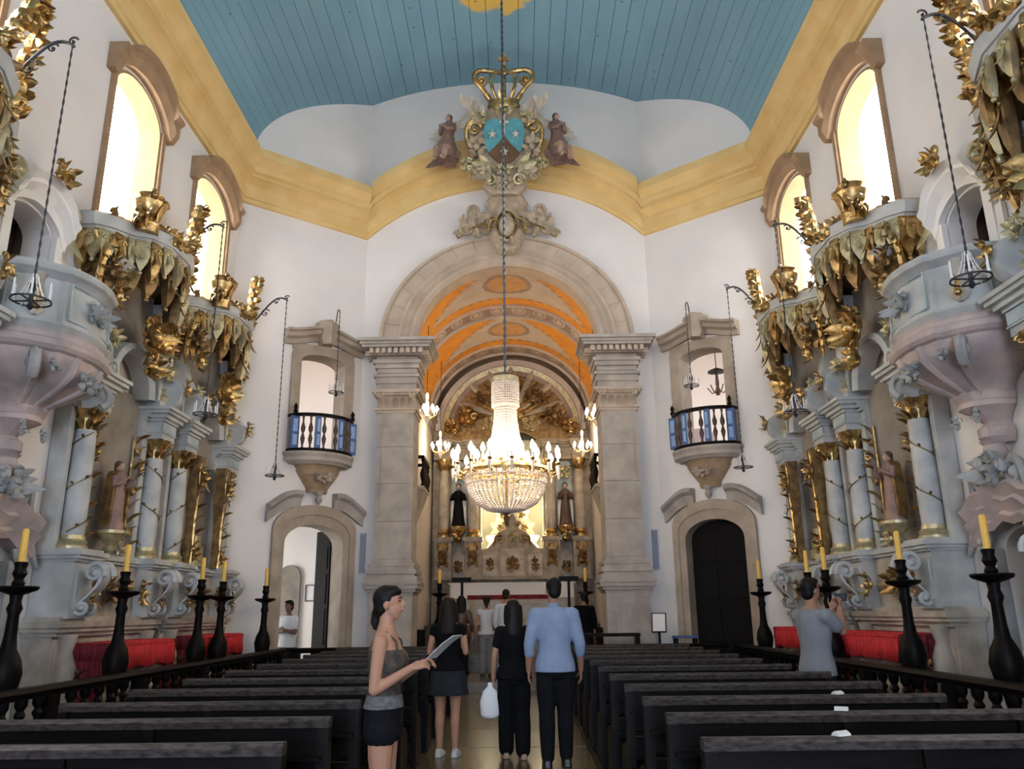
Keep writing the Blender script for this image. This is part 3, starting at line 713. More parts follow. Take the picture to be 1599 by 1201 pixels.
nL_ = copy_tree(aL); nL_.location = (-XS + .012, YN, 0); nL_['label'] = 'nearest left side altar, cut off by the left edge of the picture'
nR_ = copy_tree(aR); nR_.location = (XS - .012, YN, 0); nR_['label'] = 'nearest right side altar, cut off by the right edge of the picture'
# ---- red cloths on the altar tables
def cloth(label, loc, rz):
    b = MB(); W_, zt = .92, 1.185; y0, y1 = .37, .85
    def ring(x, dz): return [(x, y0, zt), (x, y1, zt), (x, y1 + .02, zt - .04), (x, y1 + .03 + .012*math.sin(x*19), zt - .30 + .012*math.sin(x*11) - dz)]
    rows = []; n = 24
    for i in range(n + 1):
        x = -W_ + 2*W_*i/n; rows.append(ring(x, 0))
    for r in range(n):
        for j in range(3): b.add([rows[r][j], rows[r+1][j], rows[r+1][j+1], rows[r][j+1]], [(0,1,2,3)])
    o = b.build('altar_cloth', M['red'], None, .8); tag(o, label, 'altar cloth', 'red cloths over the side altar tables')
    o.location = loc; o.rotation_euler = (0, 0, rz)
    s1 = o.modifiers.new('t', 'SOLIDIFY'); s1.thickness = .012; s1.offset = 1
    for s in (-1, 1):
        d = MB(); pr = [[(s*(W_ + .03 + .02*math.sin(k*2.1 + zz*3)), y0 + (y1-y0+.03)*k/12, zz) for k in range(13)] for zz in (zt + .003, 1.0, .7, .4, .16)]
        for r in range(4):
            for k in range(12): d.add([pr[r][k], pr[r][k+1], pr[r+1][k+1], pr[r+1][k]], [(0,1,2,3)])
        d.add([(s*W_, y0, zt), (s*W_, y1, zt), (s*(W_+.04), y1+.02, zt), (s*(W_+.04), y0, zt)], [(0,1,2,3)])
        e = d.build('side_fall', M['reddk'], o, .8); s2 = e.modifiers.new('t', 'SOLIDIFY'); s2.thickness = .012
    return o
for lab, x, y, r in (('red cloth over the table of the left altar beside the pulpit', -XS, YAL, -HP), ('red cloth over the table of the left altar nearest the sacristy door', -XS, YBL, -HP),
                     ('red cloth behind the man taking a photo, on the right altar beside the pulpit', XS, YAL, HP), ('red cloth over the right altar table nearest the closed door', XS, YBL, HP),
                     ('red cloth at the left edge of the picture', -XS, YN, -HP), ('red cloth at the right edge of the picture', XS, YN, HP)):
    cloth(lab, (x, y, 0), r)
# ---- pulpits
def make_pulpit(label, loc, rz):
    T = thing('pulpit', label, 'pulpit', loc, rz, 'stone pulpits on the nave walls'); rnd = random.Random(5)
    plan = [(-.80,0),(-.80,.42)] + [(-.80 + .30*(1-math.cos(a)), .42 + .36*math.sin(a)) for a in [PI/2*i/5 for i in range(1, 6)]]
    plan = [(-.82,0),(-.82,.30),(-.80,.45),(-.74,.58),(-.62,.72),(-.52,.80),(-.50,.86),(-.25,.94),(0,.97)]
    plan = plan + [(-x, y) for x, y in plan[-2::-1]]
    def L(b, lv): return b.loft([[(x*k, y*k2, z) for x, y in plan] for k, k2, z in lv])
    b = MB(); L(b, [(.16,.22,3.18),(.2,.3,3.24),(.2,.3,3.34),(.14,.22,3.4),(.22,.34,3.5),(.32,.46,3.56),(.32,.46,3.62)]); b.lathe([(.02,2.95),(.08,3.0),(.13,3.08),(.10,3.16),(.14,3.2)], 14, (0,.16,0)); fixn(b.build('pendant', M['pink'], T, .5))
    b = MB(); L(b, [(.34,.46,3.62),(.36,.5,3.68),(.33,.46,3.72),(.42,.58,3.80),(.60,.74,3.90),(.82,.9,4.02),(.93,.96,4.14),(.95,.98,4.2)]); bw = fixn(b.build('bowl', M['pink'], T, .6))
    for s in (-1, 1):
        b = MB(); b.scroll((s*.66, .70, 4.03), X_*s*.75 + Y_*.6, Z_, .15, 1.4, .06, a0=-1.2); b.leaf((s*.52, .60, 3.9), X_*s + Z_*.5 + Y_*.6, Y_, .22, .09, .5); b.build('bowl_scroll', M['soap'], bw)
        for j in (4, 7):
            px, py_ = plan[j]; lv = [(.36,.5,3.68),(.33,.46,3.72),(.42,.58,3.80),(.60,.74,3.90),(.82,.9,4.02),(.93,.96,4.14),(.97,1.0,4.2)]
            b = MB(); b.tube(spl([(-s*px*k_ if s > 0 else px*k_, py_*k2_, z_) for k_, k2_, z_ in lv], 3), rsp([.03,.03,.035,.04,.045,.04,.035], 3), 7); b.build('bowl_rib', M['pink'], bw)
        b = MB(); rocaille(b, (s*.44, .74, 4.06), .12, .09, rnd, 6, .06, .02); b.build('bowl_leaf', M['soap'], bw)
        b = MB(); rocaille(b, (s*.2, .36, 3.45), .1, .1, rnd, 5, .05, .02); b.build('pendant_leafwork', M['soap'], bw)
    b = MB(); rocaille(b, (0, .84, 3.98), .2, .15, rnd, 8, .08, .025); b.build('bowl_carving', M['soap'], bw)
    b = MB(); L(b, [(.95,.98,4.2),(1.0,1.02,4.22),(1.04,1.05,4.26),(1.04,1.05,4.32),(.99,1.0,4.35),(.99,1.0,4.4),(.95,.97,4.44)]); fixn(b.build('ledge', M['pink'], T, .4))
    b = MB(); L(b, [(.93,.95,4.44),(.99,1.0,4.5),(.95,.97,4.54),(.93,.95,4.8),(.90,.93,5.02),(.96,.98,5.06)]); pp = fixn(b.build('parapet', M['altar'], T, .5))
    b = MB(); L(b, [(.95,.97,5.06),(1.0,1.02,5.09),(1.02,1.04,5.13),(1.0,1.02,5.17)]); fixn(b.build('parapet_rail', M['altar'], T, .4))
    for s in (-1, 1):
        b = MB(); c = V((s*.68, .64, 0)); d = V((s*.62, .78, 0)).normalized(); u = V((-d.y, d.x, 0))
        b.loft([[tuple(c*.96 + d*.03 + u*w + Z_*z), tuple(c*.96 + d*.07 + Z_*z), tuple(c*.96 + d*.03 - u*w + Z_*z), tuple(c*.96 - d*.02 + Z_*z)] for w, z in ((.03,4.56),(.09,4.62),(.10,4.7),(.05,4.82),(.035,4.95),(.07,5.04))]); o = b.build('corner_strip', M['altar2'], pp)
        b = MB(); b.leaf(c*.96 + d*.06 + Z_*4.6, Z_, d, .26, .05, .3); b.ell(c*.96 + d*.07 + Z_*4.65, .04); b.build('gilded_drop', M['gold'], pp)
        b = MB(Matrix.Translation((s*.80, .2, 4.8)) @ Matrix.Rotation(-s*H2, 4, 'Z')); rocaille(b, (0, -.02, 0), .13, .2, rnd, 7, .03, .016); b.build('side_cartouche', M['goldlt'], pp)
    b = MB(); rocaille(b, (0, .90, 4.78), .3, .18, rnd, 9, .05, .018); b.build('front_cartouche', M['soap'], pp)
    for s in (-1, 1):      # raised panel frames on the two flanks and the front
        b = MB()
        for q in (4.58, 5.0): b.tube([(s*.775, .03, q), (s*.775, .36, q)], .014, 5)
        for q in (.03, .36): b.tube([(s*.775, q, 4.58), (s*.775, q, 5.0)], .014, 5)
        b.build('panel_frame', M['altarb'], pp)
    b = MB(); b.tube([(-.42,.87,4.58),(-.2,.915,4.58),(.2,.915,4.58),(.42,.87,4.58),(.41,.855,5.0),(.2,.9,5.0),(-.2,.9,5.0),(-.41,.855,5.0),(-.42,.87,4.58)], .014, 5); b.build('panel_frame', M['altarb'], pp)
    return T
make_pulpit('carved stone pulpit with pale parapet on the left wall', (-XS + .012, PUL, 0), -HP)
make_pulpit('carved stone pulpit with pale parapet on the right wall', (XS - .012, PUL, 0), HP)
def make_surround(label, loc, rz):
    T = thing('doorway_surround', label, 'door frame', loc, rz, 'carved stone surrounds under the pulpits'); rnd = random.Random(8)
    for s in (-1, 1):
        b = MB(); b.box(*sorted((s*.43, s*.62)), 0, .10, 0, 2.1); b.build('jamb', M['soap'], T, 0)
        b = MB(); b.scroll((s*.6, .12, 2.2), X_*s, Z_, .16, 1.3, .05, .25, a0=.4); b.scroll((s*.62, .1, 1.85), X_*s, -Z_, .1, 1.3, .035); b.build('side_scroll', M['soap'], T)
    b = MB(); n = 16
    b.loft([[(x, y, zz + .22*math.cos(x/.75*H2) + .025*math.sin(x*17)) for y, zz in ((0,2.12),(.16,2.12),(.2,2.2),(.15,2.24),(.24,2.36),(.2,2.4),(.28,2.52),(.22,2.57),(0,2.6))] for x in [-.72 + 1.44*i/n for i in range(n + 1)]]); fixn(b.build('lintel', M['pink'], T, .6))
    b = MB(); rocaille(b, (0, .18, 2.9), .38, .22, rnd, 11, .1, .04)
    for s in (-1, 1): b.scroll((s*.32, .2, 2.82), X_*s, Z_, .15, 1.3, .05, .2)
    b.build('shell_crest', M['soap'], T)
make_surround('grey carved stone door surround under the left pulpit', (-XS + .012, PUL, 0), -HP)
make_surround('grey carved stone door surround under the right pulpit', (XS - .012, PUL, 0), HP)
def make_uppersur(label, loc, rz):
    T = thing('pulpit_door_surround', label, 'door frame', loc, rz, 'frames of the upper pulpit doors'); rnd = random.Random(3)
    for s in (-1, 1):
        b = MB(); b.box(*sorted((s*.43, s*.58)), 0, .07, 4.5, 6.0); b.box(*sorted((s*.58, s*.70)), 0, .05, 4.5, 5.7); b.build('jamb', M['plaster2'], T, 0)
        b = MB(); b.leaf((s*.6, .1, 6.15), X_*s*.6 - Z_, Y_, .4, .1, .4); b.scroll((s*.55, .12, 6.35), X_*s, Z_, .14, 1.3, .05); b.build('side_scroll', M['goldlt'], T)
    b = MB(); n = 14
    b.loft([[(x, y, zz + .26*math.cos(x/.62*H2) - (.1 if abs(x) > .5 else 0)) for y, zz in ((0,5.95),(.08,5.95),(.1,6.05),(.2,6.15),(.2,6.2),(.26,6.28),(0,6.3))] for x in [-.6 + 1.2*i/n for i in range(n + 1)]]); fixn(b.build('lintel', M['plaster2'], T, .6))
    b = MB(); rocaille(b, (0, .2, 6.6), .28, .2, rnd, 8, .12, .03); b.build('gilded_shell', M['gold'], T)
make_uppersur('white moulded frame of the small door above the left pulpit', (-XS + .012, PUL, 0), -HP)
make_uppersur('white moulded frame of the small door above the right pulpit', (XS - .012, PUL, 0), HP)
# ---- pews
ORD = ['first','second','third','fourth','fifth','sixth','seventh','eighth','ninth','tenth','eleventh','twelfth']
PEWY = [3.85, 4.75, 5.62, 6.58, 7.62, 8.7, 9.72, 10.74, 11.76, 12.78, 13.8]
def make_pew(w):
    T = thing('pew', '', 'pew', (0,0,0), 0, 'dark wooden pews in the nave')
    MB().loft([[(x, y, z) for y, z in ((-.035,.90),(.035,.90),(.04,.93),(.03,.952),(-.02,.955),(-.04,.935))] for x in (0, w)]).build('top_rail', M['woodlt'], T, .5)
    MB().box(.04, w-.04, -.015, .015, .62, .90).build('back_board', M['wood'], T, 0)
    MB().box(.04, w-.04, -.012, .012, .46, .58).build('lower_back_board', M['wood'], T, 0)
    MB().loft([[(x, y, z) for y, z in ((.0,.42),(.40,.44),(.42,.46),(.40,.475),(.0,.455))] for x in (.02, w-.02)]).build('seat', M['wood'], T, .5)
    for x in (0, w/2, w):
        b = MB(); x0 = x - .03 + (.03 if x == 0 else -.03 if x == w else 0)
        b.prism([(-.05,0),(.42,0),(.40,.12),(.36,.42),(.30,.48),(.08,.50),(.05,.60),(.04,.9),(-.04,.9),(-.06,.5)], x0, x0+.06, 'x'); fixn(b.build('end_panel', M['wood'], T, 0))
    MB().box(.06, w-.06, -.34, -.16, .16, .20).build('kneeler', M['wood'], T, 0)
    b = MB(); b.box(.03, w-.03, -.10, -.01, .74, .76); b.build('book_ledge', M['wood'], T, 0)
    for x in (.35, w/2, w-.35): MB().box(x-.03, x+.03, -.33, -.17, 0, .16).build('kneeler_foot', M['wood'], T, 0)
    return T
protoL = None
for s, sd in ((-1, 'left'), (1, 'right')):
    for i, y in enumerate(PEWY):
        if protoL is None: o = protoL = make_pew(1.97)
        else: o = copy_tree(protoL)
        o.location = (1.0, y, 0) if s > 0 else (-2.82, y, 0)
        o['label'] = 'dark wooden pew, %s from the camera on the %s of the aisle' % (ORD[i], sd)
# ---- balustrades
bal = MB(); bal.lathe([(.055,0),(.055,.05),(.03,.07),(.045,.12),(.08,.24),(.085,.3),(.06,.38),(.03,.46),(.028,.5),(.05,.54),(.03,.58),(.055,.62),(.055,.68)], 8)
balme = None
def rail(label, p0, p1, piers=6):
    global balme
    a = V(p0); d = V(p1) - a; L = d.length; rz = math.atan2(d.y, d.x)
    T = thing('balustrade', label, 'balustrade', p0, rz, 'dark wooden balustrades round the pews')
    MB().loft([[(x, y, z) for y, z in ((-.07,.83),(.07,.83),(.085,.86),(.06,.895),(-.06,.895),(-.085,.86))] for x in (0, L)]).build('handrail', M['wood'], T, .5)
    MB().box(0, L, -.08, .08, 0, .13).build('bottom_rail', M['wood'], T, 0)
    MB().box(0, L, -.05, .05, .80, .83).build('top_fillet', M['wood'], T, 0)
    for i in range(piers):
        x = .09 + (L - .18) * i / (piers - 1)
        MB().box(x-.08, x+.08, -.07, .07, .13, .80).build('post', M['wood'], T, 0)
    n = int(L / .27)
    for i in range(n):
        x = (i + .5) * L / n
        if min(abs(x - (.09 + (L - .18) * j / (piers - 1))) for j in range(piers)) < .13: continue
        if balme is None: o = bal.build('baluster', M['wood'], T); balme = o.data
        else: o = link(balme, 'baluster', T)
        o.location = (x, 0, .125)
for s, sd in ((-1, 'left'), (1, 'right')):
    rail('long dark wooden balustrade in front of the %s side altars' % sd, (s*4.2, 2.2, 0), (s*4.2, 15.55, 0), 8)
    rail('short dark wooden balustrade crossing the nave near the %s arch pilaster' % sd, (s*4.05, 15.6, 0), (s*1.25, 15.6, 0), 4)
# ---- candle stands
st = MB(); st.lathe([(.14,0),(.14,.05),(.12,.08),(.13,.14),(.08,.22),(.06,.32),(.09,.42),(.07,.5),(.05,.6),(.07,.72),(.12,.86),(.145,1.0),(.12,1.12),(.07,1.22),(.055,1.34),(.05,1.52),(.07,1.58),(.05,1.64),(.06,1.72)], 14)
st2 = MB(); st2.lathe([(.05,1.70),(.17,1.745),(.19,1.77),(.18,1.785),(.04,1.775)], 16)
st3 = MB(); st3.lathe([(.045,1.77),(.06,1.81),(.04,1.85),(.065,1.9),(.05,1.95),(.062,2.0),(.05,2.01)], 12)
st4 = MB(); st4.lathe([(.033,2.0),(.033,2.16),(.031,2.31),(.02,2.325)], 10)
sm_ = None
def stand(label, x, y, wax='candle', k=1.0):
    global sm_
    T = thing('candle_stand', label, 'candle stand', (x, y, 0), 0, 'tall dark candle stands before the altars')
    T.scale = (1, 1, k)
    if sm_ is None:
        sm_ = [st.build('stem', M['wood'], T).data, st2.build('drip_pan', M['wood'], T).data, st3.build('socket', M['wood'], T).data, st4.build('candle', M[wax], T).data]
    else:
        for me, n in zip(sm_, ('stem', 'drip_pan', 'socket', 'candle')): link(me, n, T)
    return T
for lab, x, y in (('tall black candle stand with yellow candle before the pillar under the left pulpit', -4.55, 7.78), ('tall black candle stand with yellow candle before the red cloth nearest the left pulpit', -4.47, 9.72),
    ('dark candle stand, third from the left edge, past the first red cloth', -4.47, 12.1), ('dark candle stand just before the second red cloth on the left', -4.47, 12.98), ('small dark candle stand beside the open sacristy door', -4.47, 15.2),
    ('tall black candle stand with yellow candle under the right pulpit', 4.55, 7.6), ('tall black candle stand with yellow candle right of the photographing man', 4.47, 9.2),
    ('dark candle stand partly behind the raised arms of the photographing man', 4.47, 11.5), ('dark candle stand above the head of the photographing man', 4.47, 12.2), ('small dark candle stand beside the closed dark door', 4.47, 14.65)):
    stand(lab, x, y)
# ---- iron brackets with chained crystal lamps
def bracket(label, loc, sx):
    T = thing('iron_bracket', label, 'bracket', loc, 0, 'scrolled iron lamp brackets'); X2 = X_ * sx
    b = MB()
    b.tube([X2*t*.62 + Z_*(.30*math.sin(t*PI*.9 - .6) + .17) for t in [i/14 for i in range(15)]], .017, 6); b.build('arm', M['iron'], T)
    for nm, c, r, tr in (('large_curl', X2*.19 + Z_*.155, .09, 1.2), ('small_curl', X2*.40 + Z_*.392, .06, 1.1), ('tip_curl', X2*.60 + Z_*.47, .055, 1.0)):
        b = MB(); b.scroll(c, X2, Z_, r, tr, .013, n=16, a0=.5); b.build('curl', M['iron'], T)
def lamp(label, x, y, zt, z, r=.17, n=6, grp='hanging crystal lamps of the nave'):
    """chain from zt down to the lamp at z; ring of candles, glass drops"""
    T = thing('crystal_lamp', label, 'lamp', (x, y, z), 0, grp)
    k = int((zt - z - .3) / .055); b = MB()
    b.tube([(0, 0, .3 + (zt - z - .3) * i / k) for i in range(k + 1)], [.006 + .007 * (i % 2) for i in range(k + 1)], 5); b.build('chain', M['iron'], T, 0)
    b = MB(); b.loft([[((r + .007*c)*math.cos(a), (r + .007*c)*math.sin(a), .007*d) for c, d in ((-1,-1),(1,-1),(1,1),(-1,1))] for a in [2*PI*i/20 for i in range(20)]], False, True); 
    for q in range(2): b.tube([(r*math.cos(q*H2), r*math.sin(q*H2), 0), (-r*math.cos(q*H2), -r*math.sin(q*H2), 0)], .008)
    b.lathe([(.01,-.09),(.035,-.06),(.02,-.03),(.02,.1),(.045,.16),(.015,.22),(.012,.32)], 8); rg = b.build('ring', M['iron'], T)
    for i in range(n):
        a = 2*PI*i/n; o = MB().lathe([(.014,0),(.014,.02),(.010,.03),(.010,.15),(.004,.17)], 6).build('candle', M['white'], T) if i == 0 else link(cm, 'candle', T)
        cm = o.data; o.location = (r*math.cos(a), r*math.sin(a), .01)
    for i in range(n):
        a = 2*PI*(i+.5)/n
        if i == 0:
            b = MB(); b.tube([V((.02,0,.27)).lerp(V((r,0,0)), t) - Z_*.08*math.sin(t*PI) for t in [j/16 for j in range(17)]], [.005 + .006*(j % 2) for j in range(17)], 5); o = b.build('glass_strand', M['crystal'], T); gm = o.data
        else: o = link(gm, 'glass_strand', T)
        o.rotation_euler = (0, 0, a)
    return T
for lab, x, y, z, s in (('nearest left altar, top left corner', -4.93, 6.95, 6.75, 1), ('nearest right altar, top right corner', 4.93, 6.75, 6.75, -1), ('left altar past the pulpit, before the second window', -5.0, 11.45, 6.98, 1),
    ('right altar past the pulpit, before the second window', 5.0, 11.75, 7.0, -1), ('left altar nearest the balcony', -4.95, 14.85, 7.1, 1), ('right altar nearest the balcony', 4.95, 14.6, 7.1, -1)):
    bracket('scrolled iron bracket on the ' + lab, (x, y, z), s)
    lamp('small crystal lamp on a chain from the bracket of the ' + lab.split(',')[0], x + s*.60, y, z + .42, 4.35 if y < 14 else 4.0)
# ---- tribune windows, balconies and sacristy doors on the canted walls
def cant(fr, n_d, n_w, sd):
    f = lambda b: fixn(b)
    dk = 'structure'
    # door frame
    b = MB(fr); inn = [(DC-DH+.02, 0)] + arch_pts(DC-DH+.02, DC+DH-.02, 2.85, .38, 14) + [(DC+DH-.02, 0)]
    out = [(DC-DH-.24, 0)] + arch_pts(DC-DH-.24, DC+DH+.24, 3.12, .50, 14) + [(DC+DH+.24, 0)]
    mid = [((p[0]+q[0])/2, (p[1]+q[1])/2) for p, q in zip(inn, out)]
    b.loft([[(i[0], .455, i[1]), (i[0], -.05, i[1]), (m_[0], -.07, m_[1]), (m_[0], -.10, m_[1]), (o[0], -.10, o[1]), (o[0], 0, o[1]), (i[0]*.97+o[0]*.03, .0, i[1]*.97+o[1]*.03), (i[0]*.97+o[0]*.03, .455, i[1]*.97+o[1]*.03)] for i, m_, o in zip(inn, mid, out)])
    d = f(b.build('door_%d' % n_d, M['frst'], None, .5, dk))
    for s in (-1, 1):
        b = MB(fr); rg = []
        for i in range(9):
            t = i / 8; x = DC + s*(.36 + .68*t); z = 3.78 - .27*t**1.8 + (.03*math.sin(t*PI*1.5))
            rg.append([(x, 0, z-.25), (x, -.10, z-.25), (x, -.12, z-.14), (x, -.15, z-.06), (x, -.24, z), (x, -.26, z+.05), (x, -.2, z+.09), (x, 0, z+.10)])
        b.loft(rg); f(b.build('hood_moulding', M['stone2'], d, .5))
    # tribune window frame
    b = MB(fr); WB = 4.62
    inn = [(DC-WH+.02, WB)] + arch_pts(DC-WH+.02, DC+WH-.02, 6.62, .18, 12) + [(DC+WH-.02, WB)]
    out = [(DC-WH-.19, WB)] + arch_pts(DC-WH-.19, DC+WH+.19, 6.75, .26, 12) + [(DC+WH+.19, WB)]
    b.loft([[(i[0], .45, i[1]), (i[0], -.05, i[1]), (o[0], -.07, o[1]), (o[0], 0, o[1]), (i[0]*.95+o[0]*.05, 0, i[1]*.95+o[1]*.05), (i[0]*.95+o[0]*.05, .45, i[1]*.95+o[1]*.05)] for i, o in zip(inn, out)])
    w = f(b.build('window_%d' % n_w, M['frst'], None, .5, dk))
    b = MB(fr); rg = []
    for i in range(17):
        t = -1 + i / 8; z = 7.03 + .17*(math.cos(t*PI)*.5+.5) - .02*abs(t)
        x = DC + t*.90; rg.append([(x, 0, z-.1), (x, -.08, z-.1), (x, -.1, z), (x, -.18, z+.04), (x, -.2, z+.12), (x, -.27, z+.15), (x, -.27, z+.2), (x, 0, z+.22)])
    b.loft(rg); f(b.build('window_cornice', M['frst'], w, .5))
    b = MB(fr); b.loft([[(DC+x*k, y, z) for x, y in ((-1,0),(-1,-.24),(0,-.34),(1,-.24),(1,0))] for k, z in ((.12,7.0),(.17,7.12),(.15,7.28),(.24,7.42),(.22,7.5),(.10,7.54))]); f(b.build('keystone', M['frst'], w, .6))
    # spandrel between arch and cornice
    b = MB(fr); b.box(DC-WH-.19, DC+WH+.19, -.03, 0, 6.84, 7.0); b.build('frieze', M['frst'], w, 0)
    # balcony
    B = thing('balcony', 'blue wooden balcony with dark balusters below the %s tribune window' % sd, 'balcony', (0,0,0), 0, 'tribune balconies')
    B.matrix_world = fr @ Matrix.Translation((DC, 0, 0))
    py = lambda x, k=1: -(.06 + .44*math.cos(max(-1, min(1, x/.72))*H2)**.6)*k
    xs = [-.72 + 1.44*i/20 for i in range(21)]
    def bow(nm, prof, m_, p=B):
        b = MB(); 
        for k0, z0, k1, z1 in prof:
            b.loft([[(x*k0, py(x)*k0, z0) for x in xs] + [(.72*k0, 0, z0), (-.72*k0, 0, z0)], [(x*k1, py(x)*k1, z1) for x in xs] + [(.72*k1, 0, z1), (-.72*k1, 0, z1)]])
        return f(b.build(nm, m_, p, .5))
    bow('balcony_floor', [(.86,4.40,.98,4.46),(1.03,4.46,1.05,4.53),(1.0,4.53,1.08,4.60),(1.08,4.60,1.08,4.64)], M['stone2'])
    for nm, z0, z1, wd, m_ in (('top_rail', 5.36, 5.42, .05, M['wood']), ('bottom_rail', 4.64, 4.70, .045, M['wood'])):
        b = MB(); b.loft([[(x, py(x)-wd, z0), (x, py(x)+wd, z0), (x, py(x)+wd, z1), (x, py(x)-wd, z1)] for x in xs]); f(b.build(nm, m_, B, .6))
    for x in (-.64, .64, -.25, .25):
        y = py(x); wd = .085 if abs(x) > .5 else .055
        b = MB(); b.box(x-wd, x+wd, y-.035, y+.035, 4.70, 5.36); o = b.build('post', M['bluep'], B, 0)
        b = MB()
        for z0, z1 in ((4.76,4.98),(5.04,5.3)): b.box(x-wd*.55, x+wd*.55, y-.045, y-.035, z0, z1)
        b.build('post_panel', M['bluepl'], o, 0)
        if abs(x) > .5:
            b = MB(); b.lathe([(.04,5.42),(.05,5.46),(.03,5.5),(.045,5.56),(.01,5.63)], 8, (x, y, 0)); b.build('post_finial', M['wood'], B)
    bm_ = None
    for x in (-.51, -.38, -.125, .125, .38, .51):
        if bm_ is None:
            o = MB().lathe([(.03,0),(.018,.05),(.035,.12),(.05,.19),(.03,.26),(.018,.3),(.045,.36),(.05,.42),(.025,.5),(.016,.56),(.03,.66)], 8).build('baluster', M['brownwood'], B); bm_ = o.data
        else: o = link(bm_, 'baluster', B)
        o.location = (x, py(x), 4.70)
    bow('corbel', [(.30,3.86,.34,3.92),(.30,3.92,.40,4.02),(.40,4.02,.58,4.2),(.58,4.2,.66,4.3),(.62,4.3,.74,4.42)], mat('corbel_ochre_' + sd, (.42,.30,.19), .7, noise=1, col2=(.30,.21,.13), scale=6, bump=.2))
    b = MB(); b.lathe([(.015,3.62),(.06,3.67),(.075,3.73),(.04,3.79),(.09,3.84),(.10,3.88)], 10, (0, -.14, 0)); b.build('corbel_pendant', M['stone2'], B)
    b = MB(); rnd = random.Random(2); b.M = Matrix.Rotation(PI, 4, 'Z'); rocaille(b, (0, .3, 4.15), .3, .14, rnd, 8, .06, .02); b.build('corbel_leafwork', M['frst'], B)
    return d
DC = DCS['front_left']; dL = cant(frCL, 1, 9, 'left'); DC = DCS['front_right']; dR = cant(frCR, 2, 10, 'right')
# closed right door: two panelled leaves ; open left leaf folded back inwards
for s in (-1, 1):
    b = MB(frCR); x0, x1 = sorted((DC, DC + s*DH)); x0 += .004; x1 -= .004
    hgt = [(x, 2.85 + .40*math.sqrt(max(0, 1 - ((x-DC)/DH)**2)) - .01) for x in [x0 + (x1-x0)*i/8 for i in range(9)]]
    b.prism([(x0, 0), (x1, 0)] + hgt[::-1], .22, .28); o = fixn(b.build('door_leaf', M['dark'], dR, 0))
    for z0, z1 in ((.2,.8),(.9,1.6),(1.7,2.3),(2.4,2.75)):
        b = MB(frCR); b.box(x0+.1, x1-.1, .195, .22, z0, z1); b.build('door_panel', M['dark'], dR, 0)
DC = DCS['front_left']
b = MB(frCL); b.box(DC+DH-.05, DC+DH+.015, .47, 1.12, 0, 3.2); b.build('door_leaf', M['dark'], dL, 0)
for z0, z1 in ((.2,.8),(.9,1.6),(1.7,2.3),(2.4,2.85)):
    b = MB(frCL); b.box(DC+DH-.065, DC+DH-.05, .56, 1.0, z0, z1); b.build('door_panel', M['dark'], dL, 0)
lamp('glass lamp hanging before the left tribune window', -3.55, 16.02, 7.65, 5.92, .15, 5, 'lamps before the tribune windows')
lamp('glass lamp hanging before the right tribune window', 3.80, 15.86, 7.65, 5.92, .15, 5, 'lamps before the tribune windows')
for s, x, y in ((-1, -3.55, 16.02), (1, 3.80, 15.86)):
    b = MB(); sx = -s; b.tube([(x, y, 7.65), (x, y, 7.72), (x - s*-.04, y+.05, 7.78), (x + s*.08, y+.12, 7.76), (x + s*.12, y+.22, 7.6), (x + s*.16, y + .28, 7.5), (x + s*.2, y + .3, 7.42)], .012)
    tag(b.build('wall_hook', M['iron']), 'thin curved iron hook above the %s tribune window' % ('left' if s < 0 else 'right'), 'hook', 'hooks above the tribune windows')
# what the left doorway shows: arched recess and framed pictures on the far wall
b = MB(); rc = arch_pts(-6.4, -5.8, 2.5, .3, 8)
b.prism([(-6.4, 0)] + rc + [(-5.8, 0)], 22.52, 22.6); fixn(b.build('wall_room_recess', M['recess'], None, 0, 'structure'))
for i, (x, z, w, h, lab) in enumerate(((-5.52, 2.05, .13, .22, 'small dark-framed picture seen through the open sacristy door'), (-5.18, 1.9, .12, .2, 'small framed picture nearest the open door leaf'), (-5.35, 1.82, .04, .06, 'tiny frame between the two pictures in the sacristy'))):
    T = thing('picture', lab, 'picture', (x, 22.595, z), 0, 'framed pictures in the sacristy')
    b = MB()
    for s in (-1, 1): b.box(*sorted((s*w, s*(w-.025))), -.04, 0, -h, h); b.box(-w, w, -.04, 0, *sorted((s*h, s*(h-.025))))
    b.build('frame', M['brownwood'], T, 0); MB().box(-w+.02, w-.02, -.02, -.005, -h+.02, h-.02).build('print', M['white'], T, 0)
# right tribune room: grey arch wall, lantern
b = MB(); rc = arch_pts(5.0, 5.9, 6.2, .3, 8); b.prism([(5.0, 4.56)] + rc + [(5.9, 4.56)], 22.5, 22.6); fixn(b.build('wall_room_niche', mat('mauve_plaster', (.42,.34,.36), .8), None, 0, 'structure'))
T = thing('lantern', 'dark hanging lantern seen inside the right tribune room', 'lantern', (5.15, 19.0, 6.75))
b = MB(); b.lathe([(.02,.5),(.2,.42),(.22,.38),(.05,.36)], 10); b.tube([(0,0,.5),(0,0,2.35)], .012); b.build('lantern_cap', M['iron'], T)
b = MB(); b.lathe([(.05,-.2),(.08,-.1),(.04,0),(.05,.1),(.03,.38)], 10)
for i in range(5):
    a = 2*PI*i/5; b.tube([(0,0,-.1),(.15*math.cos(a),.15*math.sin(a),-.14),(.26*math.cos(a),.26*math.sin(a),.02)], .014)
b.build('lantern_arms', M['brownwood'], T)
